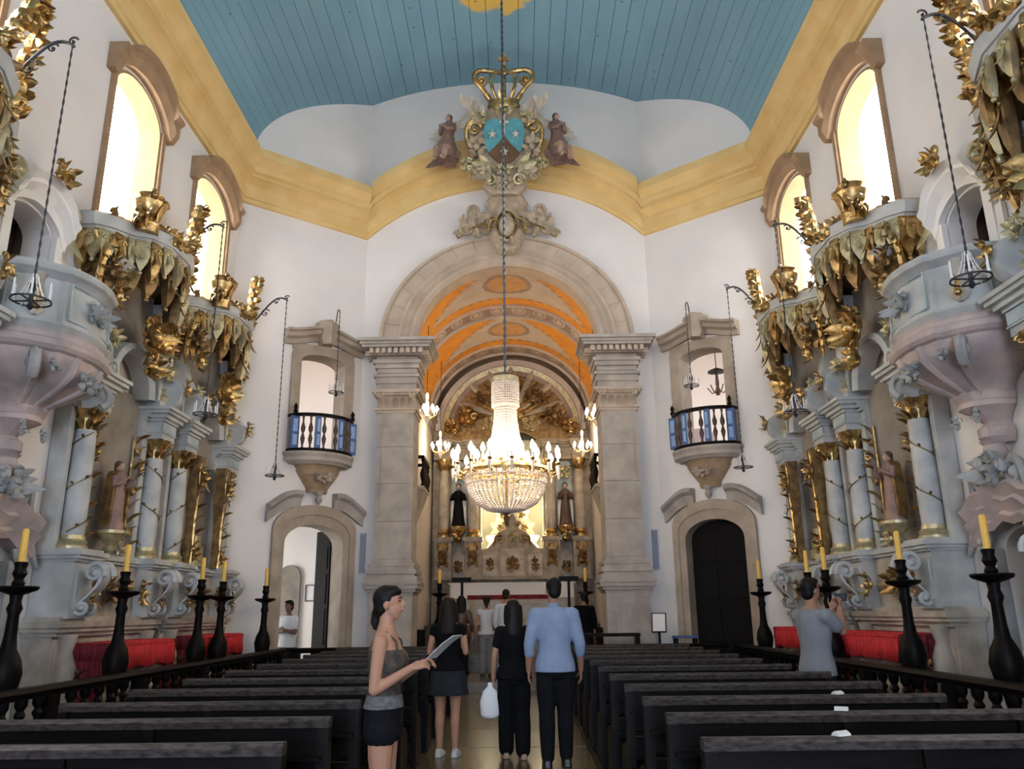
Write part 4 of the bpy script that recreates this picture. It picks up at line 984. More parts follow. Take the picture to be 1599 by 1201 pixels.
# notice board and box near the right pilaster
T = thing('notice_stand', 'white notice sheet on a slim stand by the right pilaster', 'notice', (2.88, 16.1, 0), -.25)
MB().box(-.02, .02, -.02, .02, 0, 1.1).build('post', M['wood'], T, 0); MB().box(-.16, .16, -.16, .16, 0, .03).build('foot', M['wood'], T, 0)
b = MB(Matrix.Translation((0, 0, 1.1)) @ Matrix.Rotation(-.35, 4, 'X')); b.box(-.14, .14, -.01, .01, -.02, .36); o = b.build('board', M['wood'], T, 0)
b = MB(Matrix.Translation((0, 0, 1.1)) @ Matrix.Rotation(-.35, 4, 'X')); b.box(-.12, .12, -.016, -.01, 0, .34); b.build('sheet', M['white'], T, 0)
T = thing('side_table', 'low dark table beside the notice stand', 'table', (3.34, 15.95, 0), 0)
MB().box(-.22, .22, -.15, .15, .98, 1.02).build('table_top', M['bluep'], T, 0)
for x in (-.18, .18):
    for y in (-.11, .11): MB().box(x-.025, x+.025, y-.025, y+.025, 0, .98).build('leg', M['wood'], T, 0)
T = thing('side_table', 'long dark table before the right pilaster', 'table', (1.95, 16.1, 0), 0)
MB().box(-.55, .55, -.13, .13, 1.02, 1.08).build('table_top', M['wood'], T, 0)
for x in (-.5, .5): MB().box(x-.04, x+.04, -.1, .1, 0, 1.02).build('leg', M['wood'], T, 0)
# ================================================================ CREST OVER THE ARCH
for k_, c_ in (('cream', ((.50,.41,.29), (.34,.27,.19))), ('skin_s', ((.50,.33,.24), (.40,.25,.18))), ('robe', ((.32,.20,.16), (.20,.12,.10))), ('wing', ((.62,.55,.45), (.48,.42,.34))), ('teal', ((.10,.36,.42), (.07,.28,.34))), ('brownf', ((.13,.065,.02), (.09,.045,.015)))):
    M[k_] = mat('carved_' + k_, c_[0], .6, noise=1, col2=c_[1], scale=7, bump=.25, bscale=18)
M['hairbr'] = mat('carved_hair', (.09,.05,.03), .7)
def statue(parent, c, h, robe, skin, hair, arm=(.0, .0), lean=0, turn=0, seated=False):
    """robed carved figure facing +y under parent: robe, head, hair, two arms"""
    Mx = Matrix.Translation(c) @ Matrix.Rotation(turn, 4, 'Z') @ Matrix.Rotation(lean, 4, 'Y') @ Matrix.Scale(h, 4)
    b = MB(Mx); prof = [(.17,.15,0),(.16,.14,.04),(.13,.12,.2),(.125,.11,.4),(.10,.085,.58),(.125,.09,.7),(.135,.085,.78),(.10,.07,.83),(.045,.045,.86)]
    if seated: prof = [(.20,.24,0),(.19,.26,.12),(.17,.24,.3),(.13,.15,.42),(.115,.10,.55),(.135,.095,.7),(.14,.09,.78),(.10,.07,.83),(.045,.045,.86)]
    n = 14; b.loft([[(rx*math.cos(2*PI*j/n)*(1+.07*math.sin(j*2.7+z*9)*(z < .6)), ry*math.sin(2*PI*j/n)*(1+.07*math.cos(j*3.1+z*7)*(z < .6)) + (.05*(1-z) if seated else 0), z) for j in range(n)] for rx, ry, z in prof])
    b.build('robe', robe, parent, 1.0)
    b = MB(Mx); b.lathe([(.035,.83),(.035,.88)], 8); b.ell((0, .01, .935), (.055,.062,.072), 10, 7); b.leaf((0,.065,.945), (0,.5,-1), (0,1,0), .03, .012, .1); b.build('head', skin, parent, 1.2)
    b = MB(Mx); b.ell((0, -.014, .962), (.066,.068,.066), 10, 6); b.ell((0, -.04, .9), (.05,.04,.06), 8, 5); b.build('hair', hair, parent, 1.2)
    for s in (-1, 1):
        u, fw = arm; b = MB(Mx)
        b.tube([(s*.12,0,.77),(s*.16,.04,.64),(s*(.14-.07*fw),.10+.06*fw,.6+.16*u),(s*(.08-.05*fw),.14+.1*fw,.62+.25*u)], [.045,.045,.04,.022], 8); b.ell((s*(.075-.05*fw),.15+.1*fw,.63+.26*u), .026, 7, 5); b.build('arm', skin if s*0 else robe, parent, 1.0)
def wing(parent, c, sx, L, up_=.9):
    b = MB()
    for i in range(7):
        a = .15 + i*.16; d = V((sx*math.cos(a), 0, math.sin(a)*up_)); b.leaf(V(c) + d*.05, d, Y_*-1, L*(1 - .09*i), .055, .25, n=4)
    b.ell(V(c) + V((sx*.08, 0, .1)), (.09,.04,.12), 8, 5); b.build('wing', M['wing'], parent)
rnd = random.Random(77)
LEAN = .27
# lower rocaille on the key of the arch
K = thing('keystone_rocaille', 'cream and gilt rocaille ornament on the keystone of the chancel arch', 'ornament', (.03, YA - .17, 0), PI)
b = MB(); b.loft([[(x*k, y, z) for x, y in ((-1,0),(-.8,.16),(-.3,.24),(.3,.24),(.8,.16),(1,0))] for k, z in ((.15,9.3),(.32,9.5),(.42,9.8),(.30,10.1),(.42,10.35),(.5,10.6),(.34,10.85))]); b.build('keystone_body', M['cream'], K, .6)
for s in (-1, 1):
    b = MB(); b.scroll((s*.55, .12, 10.1), X_*s, Z_, .22, 1.3, .06, .3, a0=-.6); b.scroll((s*.9, .1, 9.92), X_*s, -Z_, .16, 1.3, .05, .3, a0=-.4); b.scroll((s*.75, .1, 10.38), X_*s, Z_, .13, 1.3, .045, .3)
    for i in range(7): b.leaf((s*(.35 + .11*i), .1, 9.95 + .06*math.sin(i*2)), X_*s*(.7) + Z_*(.9 if i % 2 else -.7), Y_, .34, .09, .6)
    b.tube([(s*.2,.15,10.3),(s*.5,.16,10.18),(s*.8,.12,10.22),(s*1.0,.1,10.05)], [.07,.08,.06,.03]); b.build('side_rocaille', M['cream'], K)
    b = MB(); b.scroll((s*.26, .3, 9.95), X_*s, Z_, .14, .8, .03, .2, eye=False); b.tube([(s*.3,.26,9.85),(s*.55,.22,9.98),(s*.9,.14,9.86)], [.03,.028,.015]); b.tube([(s*1.0,.12,9.75),(s*1.1,.12,9.68),(s*1.16,.1,9.8)], .025); b.build('gilt_line', M['gold'], K)
b = MB(); b.ell((0, .25, 9.9), (.2,.1,.3)); rocaille(b, (0, .2, 9.52), .32, .16, rnd, 8, .08, .03); b.build('key_shell', M['cream'], K)
b = MB(); b.loft([[(.22*math.cos(a)*k, .28 + d, 9.92 + .32*math.sin(a)*k) for k, d in ((.92,-.06),(1.0,.05),(1.1,0),(1.08,-.06))] for a in [2*PI*i/24 for i in range(24)]], False, True); b.build('gilt_frame', M['gold'], K)
# the big armorial crest leans forward
C = thing('armorial_crest', 'carved crowned coat of arms above the chancel arch', 'coat of arms', (.0, 16.36, 10.6), PI, None, 0)
C.rotation_euler = (-LEAN, 0, PI)   # local z leans toward the nave
zz = lambda w: (w - 10.6) / math.cos(LEAN)
b = MB(); b.loft([[(x*k, y, zz(z)) for x, y in ((-1,-.12),(-.9,.08),(-.4,.16),(.4,.16),(.9,.08),(1,-.12))] for k, z in ((.30,10.62),(.52,10.8),(.48,11.0),(.72,11.25),(.80,11.6),(.72,12.0),(.62,12.2),(.48,12.35),(.40,12.5))]); b.build('cartouche_body', M['cream'], C, .7)
sh = [(-.42,12.18),(-.2,12.24),(0,12.17),(.2,12.24),(.42,12.18),(.46,11.9),(.42,11.6),(.3,11.42),(0,11.2),(-.3,11.42),(-.42,11.6),(-.46,11.9)]
b = MB(); b.prism([(x, zz(z)) for x, z in sh], .14, .24); fixn(b.build('shield', M['teal'], C, 0))
b = MB(); b.prism([(x, zz(z)) for x, z in [(0,11.86),(.14,11.68),(.36,11.48),(.22,11.34),(0,11.18),(-.22,11.34),(-.36,11.48),(-.14,11.68)]], .2, .265); fixn(b.build('shield_mount', M['brownf'], C, 0))
for x, z in ((-.26,11.88),(.26,11.88),(0,11.5)):
    b = MB(); b.prism([(x + (.10 if i % 2 == 0 else .042)*math.sin(PI*i/5), zz(z) + (.10 if i % 2 == 0 else .042)*math.cos(PI*i/5)) for i in range(10)], .235, .29); fixn(b.build('star', M['wing'], C, 0))
b = MB(); b.box(-.022, .022, .24, .28, zz(11.88), zz(12.3)); b.box(-.1, .1, .24, .28, zz(12.12), zz(12.17)); b.build('shield_cross', M['wing'], C, 0)
for s in (-1, 1):
    b = MB(); b.scroll((s*.66, .2, zz(12.02)), X_*-s, Z_, .17, 1.2, .045, 0, a0=.2); b.tube([(s*.5,.2,zz(12.06)),(s*.62,.2,zz(12.22)),(s*.82,.2,zz(12.1)),(s*.84,.18,zz(11.8)),(s*.7,.16,zz(11.5)),(s*.62,.15,zz(11.42))], [.04,.045,.045,.045,.04,.03]) if 0 else b.tube(spl([(s*.5,.2,zz(12.06)),(s*.62,.2,zz(12.22)),(s*.82,.2,zz(12.1)),(s*.84,.18,zz(11.8)),(s*.7,.16,zz(11.5)),(s*.62,.15,zz(11.42))]), rsp([.04,.05,.05,.05,.045,.03])); b.build('gilt_scroll', M['gold'], C)
    b = MB(); b.scroll((s*.32, .22, zz(10.9)), X_*s, Z_, .15, 1.3, .05); b.scroll((s*.66, .16, zz(11.0)), X_*s, Z_, .13, 1.2, .04); b.tube([(s*.2,.2,zz(11.15)),(s*.45,.2,zz(11.3)),(s*.75,.16,zz(11.35))], [.05,.06,.03])
    b.leaf((s*.3, .2, zz(11.1)), X_*s + Z_*.4, Y_, .5, .12, .4); b.leaf((s*.3, .2, zz(11.2)), X_*s + Z_*.9, Y_, .4, .1, .4); b.build('base_scroll', M['goldlt'], C)
    b = MB(); b.loft([[tuple(V((s*(.52 + .2*math.sin(t*2.4)), .02 + w*.3, zz(12.15 + .5*t))) + V((q*.14*(1-t*.6), 0, .05*math.sin(q*3)))) for q, w in ((-1,0),(0,1),(1,0),(0,-1))] for t in [i/8 for i in range(9)]])
    for i in range(6): b.leaf((s*(.56 + .06*i), .08, zz(12.3 + .05*i)), X_*s*(.4 if i % 2 else -.4) + Z_, Y_, .32, .1, .5)
    b.build('feather_mantle', M['wing'], C)
    for (x_, z_, w_, h_, mm) in ((.62,11.62,.26,.34,'cream'),(.55,12.25,.22,.2,'goldlt'),(.5,11.05,.3,.24,'cream'),(.86,11.25,.2,.22,'goldlt')):
        b = MB(); rocaille(b, (s*x_, .14, zz(z_)), w_, h_, rnd, 8, .1, .03); b.build('crest_leafwork', M[mm], C)
b = MB(); b.lathe([(.36,zz(12.5)),(.38,zz(12.56)),(.35,zz(12.62)),(.36,zz(12.68))], 20, (0, .05, 0), sy=.55)
for i in range(9):
    a = 2*PI*i/9; d = V((math.cos(a), math.sin(a)*.55, 0)); b.leaf(V((0,.05,zz(12.66))) + d*.36, Z_ + d*.3, d, .22, .06, .4); 
b.build('crown_band', M['gold'], C)
for s in (-1, 1):
    b = MB(); b.tube(spl([(s*.30,.1,zz(12.7)),(s*.5,.12,zz(12.95)),(s*.66,.12,zz(13.15)),(s*.55,.12,zz(13.32)),(s*.2,.1,zz(13.3)),(0,.1,zz(13.26))]), rsp([.05,.055,.06,.06,.055,.05]), 8); b.scroll((s*.50, .12, zz(13.1)), X_*s, -Z_, .13, 1.3, .045); b.build('crown_scroll', M['gold'], C)
for x_, z_, w_, h_, mm in ((0,10.82,.34,.22,'cream'),(0,11.12,.26,.16,'goldlt'),(0,12.4,.36,.14,'goldlt')):
    b = MB(); rocaille(b, (x_, .17, zz(z_)), w_, h_, rnd, 9, .1, .03); b.build('crest_leafwork', M[mm], C)
for s in (-1, 1):
    b = MB(); b.tube(spl([(s*.16,.2,zz(12.68)),(s*.26,.24,zz(12.95)),(s*.24,.22,zz(13.2)),(0,.12,zz(13.3))]), rsp([.035,.04,.04,.035]), 7); b.build('crown_scroll', M['gold'], C)
b = MB(); b.tube([(0,.05,zz(12.5)),(0,.05,zz(13.35))], .06, 8); b.lathe([(.03,zz(13.3)),(.09,zz(13.38)),(.03,zz(13.46))], 10, (0,.05,0)); b.box(-.045, .045, .01, .09, zz(13.45), zz(13.72)); b.box(-.13, .13, .01, .09, zz(13.55), zz(13.63)); b.build('crown_cross', M['gold'], C)
for s, sd in ((-1, 'left'), (1, 'right')):
    A = thing('carved_angel', 'carved winged angel seated on the cornice at the %s of the crest' % sd, 'angel', (s*1.28 + (.0 if s < 0 else -.08), 16.12, 11.32), PI + s*.5, 'angels flanking the crest')
    statue(A, (0, 0, .02), 1.22, M['robe'], M['skin_s'], M['hairbr'], (.15, .9), 0, 0, True)
    b = MB(); b.tube([(-.1,.1,.3),(-.11,.3,.22),(-.12,.36,-.06)], [.1,.085,.055], 8); b.ell((-.12,.42,-.08), (.04,.08,.03)); b.build('leg', M['skin_s'], A, 1.0)
    b = MB(); b.tube([(.1,.1,.3),(.11,.32,.24),(.12,.34,0.0)], [.1,.085,.055], 8); b.ell((.12,.4,-.03), (.04,.08,.03)); b.build('leg', M['skin_s'], A, 1.0)
    b = MB(); 
    for i in range(6): b.leaf((-.25+.1*i, .06, .2), V((.2*(i-2.5), .1, -.9)), Y_, .45, .11, .5)
    b.build('drapery', M['robe'], A)
    wing(A, (s*-.12, -.12, .8), -s*1 , .62, 1.8); wing(A, (s*.12, -.05, .85), s, 1.25, .6)
# ================================================================ CHANDELIER
bulbm = M['bulb']; bulbm.cycles.emission_sampling = 'NONE'
def point(name, loc, e, r=.08, col=(1,.74,.45), parent=None):
    l = bpy.data.lights.new(name, 'POINT'); l.energy = e; l.color = col; l.shadow_soft_size = r
    o = bpy.data.objects.new(name, l); o.location = loc; COL.objects.link(o)
    if parent: o.parent = parent
    return o
H = thing('chandelier', 'large lit crystal chandelier hanging in the middle of the nave', 'chandelier', (.03, 11.8, 0))
k = 150; b = MB(); b.tube([(0, 0, 4.98 + 8.98*i/k) for i in range(k + 1)], [.012 + .016*(i % 2) for i in range(k + 1)], 6); b.build('chain', mat('chain_steel', (.10,.12,.14), .4, .8), H, 0)
b = MB(); b.lathe([(.205,4.93),(.212,4.95),(.21,4.87),(.19,4.86)], 24); b.tube([(0,0,4.98),(0,0,4.88)], .02); b.tube([(-.2,0,4.9),(.2,0,4.9)], .012); b.tube([(0,-.2,4.9),(0,.2,4.9)], .012); b.build('crown_ring', M['goldlt'], H)
def strand(nm, pts, n, m_, r0=.006, r1=.019):
    b = MB(); q = []; L = len(pts) - 1
    nb = int(sum((V(a) - V(c)).length for a, c in zip(pts, pts[1:])) / .034) * 2
    for i in range(nb + 1):
        t = i / nb * L; j = min(int(t), L - 1); q.append(V(pts[j]).lerp(V(pts[j+1]), t - j))
    b.tube(q, [r1 if i % 2 else r0 for i in range(nb + 1)], 5)
    me = None
    for i in range(n):
        o = b.build(nm, m_, H, 0) if i == 0 else link(me, nm, H)
        me = o.data; o.rotation_euler = (0, 0, 2*PI*i/n)
cr = M['crystal']
strand('crown_fringe', [(.2,0,4.87),(.2,0,4.5)], 38, cr)
strand('bead_strand', [(.155,0,4.6),(.165,0,4.3),(.20,0,4.05),(.27,0,3.8),(.40,0,3.6),(.55,0,3.52)], 40, cr)
strand('basket_strand', [(.60,0,3.47),(.60,0,3.36),(.56,0,3.2),(.45,0,3.04),(.28,0,2.94),(.05,0,2.9)], 46, cr)
for z, r in ((4.5,.2),(3.4,.61),(3.3,.60)):
    b = MB(); nn = int(2*PI*r/.034)*2; pts = [(r*math.cos(2*PI*i/nn), r*math.sin(2*PI*i/nn), z) for i in range(nn + 1)]; b.tube(pts, [.018 if i % 2 else .007 for i in range(nn + 1)], 5); b.build('bead_ring', cr, H, 0)
b = MB(); b.loft([[(r*math.cos(a), r*math.sin(a), z) for r, z in ((.58,3.46),(.64,3.46),(.65,3.50),(.63,3.54),(.58,3.53))] for a in [2*PI*i/40 for i in range(40)]], False, True)
for q in range(4): b.tube([(.6*math.cos(q*PI/4), .6*math.sin(q*PI/4), 3.49), (-.6*math.cos(q*PI/4), -.6*math.sin(q*PI/4), 3.49)], .012)
b.build('brass_ring', M['gold'], H)
b = MB(); b.lathe([(.01,2.72),(.03,2.76),(.05,2.82),(.02,2.86),(.09,2.9),(.06,2.94)], 10); b.tube([(0,0,2.9),(0,0,4.95)], .018); b.build('stem_finial', M['golddk'], H)
me = {}
for ring, (n, r, z) in enumerate(((16, .79, 3.58), (10, .48, 3.62))):
    for i in range(n):
        a = 2*PI*(i + .3)/n
        arm = thing_arm = None
        if ring not in me:
            b = MB()
            if ring == 0: b.tube([(.60,0,3.5),(.70,0,3.42),(.79,0,3.47),(r,0,z-.02)], [.014,.016,.014,.012]); 
            else: b.tube([(r,0,3.5),(r,0,z-.02)], .012)
            b.lathe([(.015,z-.03),(.04,z),(.036,z+.01),(.014,z+.012)], 8, (r,0,0))
            o1 = b.build('candle_arm', M['gold'], H); b = MB(); b.lathe([(.013,z),(.013,z+.12)], 7, (r,0,0)); o2 = b.build('candle_tube', M['white'], o1); b = MB(); b.lathe([(.010,z+.12),(.032,z+.15),(.036,z+.19),(.018,z+.235),(.002,z+.265)], 8, (r,0,0)); o3 = b.build('bulb', bulbm, o1); me[ring] = (o1.data, o2.data, o3.data)
            if ring == 0: b = MB(); b.lathe([(.004,z-.2),(.02,z-.16),(.03,z-.06),(.02,z-.04)], 7, (r,0,0)); o4 = b.build('glass_drop', cr, o1); me['d'] = o4.data
        else:
            o1 = link(me[ring][0], 'candle_arm', H); link(me[ring][1], 'candle_tube', o1); link(me[ring][2], 'bulb', o1)
            if ring == 0: link(me['d'], 'glass_drop', o1)
        o1.rotation_euler = (0, 0, a)
for i in range(6):
    a = 2*PI*i/6; point('chandelier_light', (.62*math.cos(a), .62*math.sin(a), 3.86), 17, .12, parent=H)
point('chandelier_core_light', (0, 0, 3.8), 42, .15, parent=H)
# ================================================================ CHANCEL
def candelabrum(label, loc, zt, e=30, r=.24, n=7):
    T = thing('candelabrum', label, 'chandelier', loc, 0, 'small lit chandeliers in the chancel')
    b = MB(); kk = int((zt - loc[2] - .5)/.06); b.tube([(0,0,.5 + (zt-loc[2]-.5)*i/kk) for i in range(kk + 1)], [.006 + .006*(i % 2) for i in range(kk + 1)], 5); b.build('chain', M['iron'], T, 0)
    b = MB(); b.lathe([(.01,-.22),(.05,-.14),(.09,-.04),(.03,.04),(.05,.2),(.02,.36),(.04,.44),(.012,.5)], 10); b.build('stem', cr, T)
    for i in range(n):
        a = 2*PI*i/n
        if i == 0:
            b = MB(); b.tube([(.03,0,0),(r*.5,0,-.06),(r,0,.0)], .011); b.lathe([(.01,0),(.03,.012),(.012,.02)], 7, (r,0,0)); o1 = b.build('candle_arm', M['gold'], T); b = MB(); b.lathe([(.01,.015),(.01,.09)], 6, (r,0,0)); o2 = b.build('candle_tube', M['white'], o1); b = MB(); b.lathe([(.010,.09),(.036,.12),(.040,.16),(.018,.2),(.002,.23)], 8, (r,0,0)); o3 = b.build('bulb', bulbm, o1); ms = (o1.data, o2.data, o3.data)
        else: o1 = link(ms[0], 'candle_arm', T); link(ms[1], 'candle_tube', o1); link(ms[2], 'bulb', o1)
        o1.rotation_euler = (0, 0, a)
    b = MB(); b.lathe([(.008,.3),(.026,.34),(.028,.38),(.012,.43),(.002,.45)], 8, (0,0,.12)); b.build('top_bulb', bulbm, T)
    point('candelabrum_light', (0, 0, .3), e, .12, parent=T)
candelabrum('lit chandelier high on the left beside the left arch pilaster', (-1.98, 18.9, 6.12), 8.44)
candelabrum('lit chandelier high on the right beside the right arch pilaster', (2.12, 18.9, 6.0), 8.26)
candelabrum('smaller lit chandelier deeper in the chancel on the left', (-1.95, 22.0, 5.85), 8.48)
candelabrum('smaller lit chandelier deeper in the chancel on the right', (2.02, 22.0, 5.82), 8.4)
R_ = thing('high_altar', 'gilded high altar filling the end of the chancel', 'altar', (.02, YR, 0), PI)
b = MB()
for s in (-1, 1): b.box(*sorted((s*.98, s*2.40)), -1.5, 0, 1.15, 6.9)
b.box(-.98, .98, -1.5, 0, 1.15, 3.3); b.build('retable_body', M['retable'], R_, 0)
b = MB(); n = 30; o_ = [(2.34*math.cos(PI*i/n), 6.9 + 2.3*math.sin(PI*i/n)) for i in range(n + 1)]
inn = [(.95*math.cos(PI*i/n), 6.3 + .62*math.sin(PI*i/n)) for i in range(n + 1)]
b.loft([[(p[0], .03, p[1]), (p[0], -.2, p[1]), (q[0], -.2, max(q[1], 6.3)), (q[0], .03, max(q[1], 6.3))] for p, q in zip(o_, inn)]); fixn(b.build('tympanum', M['golddk'], R_, .5))
for kk, (r0, r1, m_) in enumerate(((2.34,2.16,'vgrey'),(2.14,1.98,'goldlt'),(1.96,1.84,'vdark'))):
    b = MB(); b.loft([[(r*math.cos(t), y, 6.9 + r*.97*math.sin(t)) for r, y in ((r0,.0),(r0,.14-.03*kk),(r1,.10-.03*kk),(r1,0))] for t in [PI*i/n for i in range(n + 1)]]); fixn(b.build('crowning_arch', M[m_], R_, .5))
# rays of glory, white and gold
for i in range(15):
    a = PI*(i + .5)/15; d = V((math.cos(a), 0, math.sin(a))); b = MB(); b.loft([[tuple(V((0,.08,7.25)) + d*t + V((-d.z,0,d.x))*w), tuple(V((0,.14,7.25)) + d*t), tuple(V((0,.08,7.25)) + d*t - V((-d.z,0,d.x))*w), tuple(V((0,.02,7.25)) + d*t)] for t, w in ((.3,.05),(1.2 + .35*(i % 2),.10),(1.45 + .3*(i % 2),.01))]); b.build('ray', M['wing' if i % 2 else 'gold'], R_)
for x, y, z, w, h, m_ in ((0,.22,8.35,.5,.4,'gold'),(-.75,.2,7.9,.45,.35,'golddk'),(.75,.2,7.9,.45,.35,'golddk'),(-1.35,.18,7.3,.4,.45,'golddk'),(1.35,.18,7.3,.4,.45,'gold'),(0,.25,7.35,.6,.3,'gold'),(-.62,.2,7.05,.35,.3,'goldlt'),(.62,.2,7.05,.35,.3,'goldlt'),(-1.8,.15,6.98,.35,.3,'gold'),(1.8,.15,6.98,.35,.3,'gold')):
    b = MB(); rocaille(b, (x, y, z), w, h, rnd, 10, .14, .035); b.ell((x, y, z), (w*.7,.07,h*.6)); b.build('gilded_rocaille', M[m_], R_)
for s in (-1, 1):
    b = MB(); z = 5.95
    for p, h in ((0,.12),(.03,.04),(-.02,.2),(.06,.06),(.14,.08),(.2,.06)):
        b.box(*sorted((s*.98, s*2.36)), 0, .28 + p, z, z + h); b.box(s*2.03-.2-p*.5, s*2.03+.2+p*.5, 0, .45+p, z, z+h); b.box(s*1.16-.18-p*.5, s*1.16+.18+p*.5, 0, .45+p, z, z+h); z += h
    b.build('entablature', M['retable'], R_, 0)
    for x in (s*2.03, s*1.16):
        b = MB(); b.lathe([(.15,3.85),(.165,4.3),(.15,5.0),(.135,5.62)], 16, (x,.24,0)); o = b.build('column', M['altar2'], R_)
        b = MB(); b.lathe([(.22,3.62),(.22,3.68),(.17,3.72),(.2,3.78),(.155,3.86)], 14, (x,.24,0)); b.build('column_base', M['gold'], o)
        b = MB(); b.lathe([(.14,5.6),(.16,5.75),(.24,5.9),(.24,5.95)], 14, (x,.24,0))
        for q in range(8):
            a = 2*PI*q/8; d = V((math.cos(a), math.sin(a), 0)); b.leaf(V((x,.24,5.6)) + d*.12, Z_ + d*.3, d, .28, .07, .9)
        b.build('capital', M['gold'], o)
        b = MB(); b.box(x-.25, x+.25, 0, .5, 2.4, 3.5); b.box(x-.29, x+.29, 0, .54, 3.5, 3.62); b.build('column_pedestal', M['retable'], R_, 0)
        b = MB(); sconsole(b, x, .5, .78, 2.75, 3.45, .24, .08); rocaille(b, (x, .55, 3.05), .18, .28, rnd, 7, .08, .025); b.build('pedestal_scroll', M['golddk'], R_)
    b = MB(); b.box(*sorted((s*1.36, s*1.82)), 0, .04, 3.5, 5.9); b.build('statue_bay', M['altarb'], R_, 0)
    b = MB(); b.lathe([(.05,3.45),(.12,3.55),(.1,3.62),(.2,3.78),(.26,3.88),(.26,3.94)], 12, (s*1.6,.3,0)); rocaille(b, (s*1.6, .4, 3.72), .2, .16, rnd, 7, .08, .025); b.build('statue_console', M['gold'], R_)
    b = MB(); pl = [(s*1.6-.24,2.4),(s*1.6+.24,2.4),(s*1.6+.24,3.0),(s*1.6+.14,3.12),(s*1.6,3.3),(s*1.6-.14,3.12),(s*1.6-.24,3.0)]; b.prism(pl, 0, .1); fixn(b.build('side_panel', M['altar2'], R_, 0))
    b = MB(); rocaille(b, (s*1.6, .12, 2.78), .18, .24, rnd, 8, .05, .02); b.build('panel_ornament', M['golddk'], R_)
    b = MB(); rocaille(b, (s*1.6, .12, 5.55), .24, .28, rnd, 8, .1, .03); b.build('niche_hood', M['goldlt'], R_)
# lit throne niche
thr = mat('throne_white', (.86,.82,.66), .6)
b = MB(); b.box(-.98, -.94, -1.5, -.02, 3.3, 6.3); b.build('niche_side', thr, R_, 0); b = MB(); b.box(.94, .98, -1.5, -.02, 3.3, 6.3); b.build('niche_side', thr, R_, 0)
b = MB(); b.box(-.94, .94, -1.5, -1.46, 3.3, 6.9); b.build('niche_back', thr, R_, 0)
for i, (w, z0, z1) in enumerate(((.80,3.3,3.75),(.66,3.75,4.15),(.52,4.15,4.55),(.40,4.55,4.95),(.28,4.95,5.3))):
    b = MB(); b.lathe([(w,z0),(w*1.05,z0+.06),(w*.92,(z0+z1)/2),(w*1.06,z1-.06),(w*1.06,z1)], 20, (0,-.85,0), sy=.7); o = b.build('throne_step', thr, R_)
    for s in (-1, 1): b = MB(); rocaille(b, (s*w*.55, -.85 + w*.62, (z0+z1)/2), .14, .13, rnd, 6, .05, .02); b.build('gilded_leafwork', M['gold'], o)
b = MB(); b.lathe([(.16,5.3),(.2,5.4),(.12,5.6),(.18,5.9),(.2,6.1),(.22,6.35),(.2,6.45)], 16, (.0,-.85,0)); b.build('throne_canopy', M['goldlt'], R_)
for x, y, z, e in ((-.75,-.35,3.6,16),(.75,-.35,3.6,16),(-.78,-.5,4.6,14),(.78,-.5,4.6,14),(0,-.2,5.9,14)): point('throne_lamp', (x, y, z), e, .06, (1,.86,.55), R_)
# tabernacle screen in front of the niche
b = MB(); pl = [(-1.0,2.4),(1.0,2.4),(1.0,3.22),(.72,3.3),(.55,3.5),(.42,3.75),(.2,3.85),(.1,4.2),(0,4.32),(-.1,4.2),(-.2,3.85),(-.42,3.75),(-.55,3.5),(-.72,3.3),(-1.0,3.22)]; b.prism(pl, .28, .42); tab = fixn(b.build('tabernacle_screen', M['retable'], R_, 0))
for x, w in ((-.66,.2),(0,.34),(.66,.2)):
    b = MB(); b.box(x-w, x+w, .42, .46, 2.5, 3.1 + (.18 if x == 0 else 0)); b.build('screen_panel', M['altar2'], tab, 0)
    b = MB(); rocaille(b, (x, .47, 2.82), w*.75, .28, rnd, 8, .06, .02); b.build('panel_carving', M['golddk'], tab)
for s in (-1, 1):
    b = MB(); b.scroll((s*.36, .44, 3.55), X_*s, Z_, .15, 1.3, .04, .2); b.scroll((s*.16, .44, 3.98), X_*s, Z_, .09, 1.3, .03); b.build('screen_scroll', M['golddk'], tab)
b = MB(); rocaille(b, (0, .44, 3.6), .22, .2, rnd, 8, .08, .02); b.build('screen_crest', M['goldlt'], tab)
# altar table with linen and red band
T = thing('altar_table', 'high altar table under white linen with a dark red band', 'altar table', (.0, 23.15, 1.151))
MB().box(-1.75, 1.75, .0, .55, 0, 1.1).build('table_body', M['altar2'], T, 0); MB().box(-1.72, 1.72, -.012, 0, .72, 1.1).build('linen_front', M['white'], T, 0); MB().box(-1.78, 1.78, -.03, .58, 1.1, 1.14).build('table_top', M['white'], T, 0)
MB().box(-1.25, 1.25, -.022, -.012, .68, .80).build('red_band', M['reddk'], T, 0)
for i in range(7): MB().box(-1.5 + i*.45, -1.2 + i*.45, -.02, 0, .15, .62).build('front_panel', M['altar'], T, 0)
# statues of the high altar
for s, sd, rb, cape in ((-1, 'left', 'black', 'white'), (1, 'right', 'brownwood', 'white')):
    F = thing('saint_statue', 'dark robed saint statue with white cape on the %s console of the high altar' % sd, 'statue', (s*1.6 + .02, YR - .3, 3.945), PI, 'saints of the high altar')
    statue(F, (0,0,0), 1.25, M[rb], M['skin_s'], M['black'], (.3, .5))
    b = MB(Matrix.Scale(1.25, 4)); b.loft([[(-w, -.1 - d, z), (w, -.1 - d, z), (w*1.1, -.02, z), (-w*1.1, -.02, z)] for w, d, z in ((.16,.06,.02),(.17,.04,.4),(.15,.03,.7),(.10,.0,.82))]); b.build('cape', M[cape], F, .6)
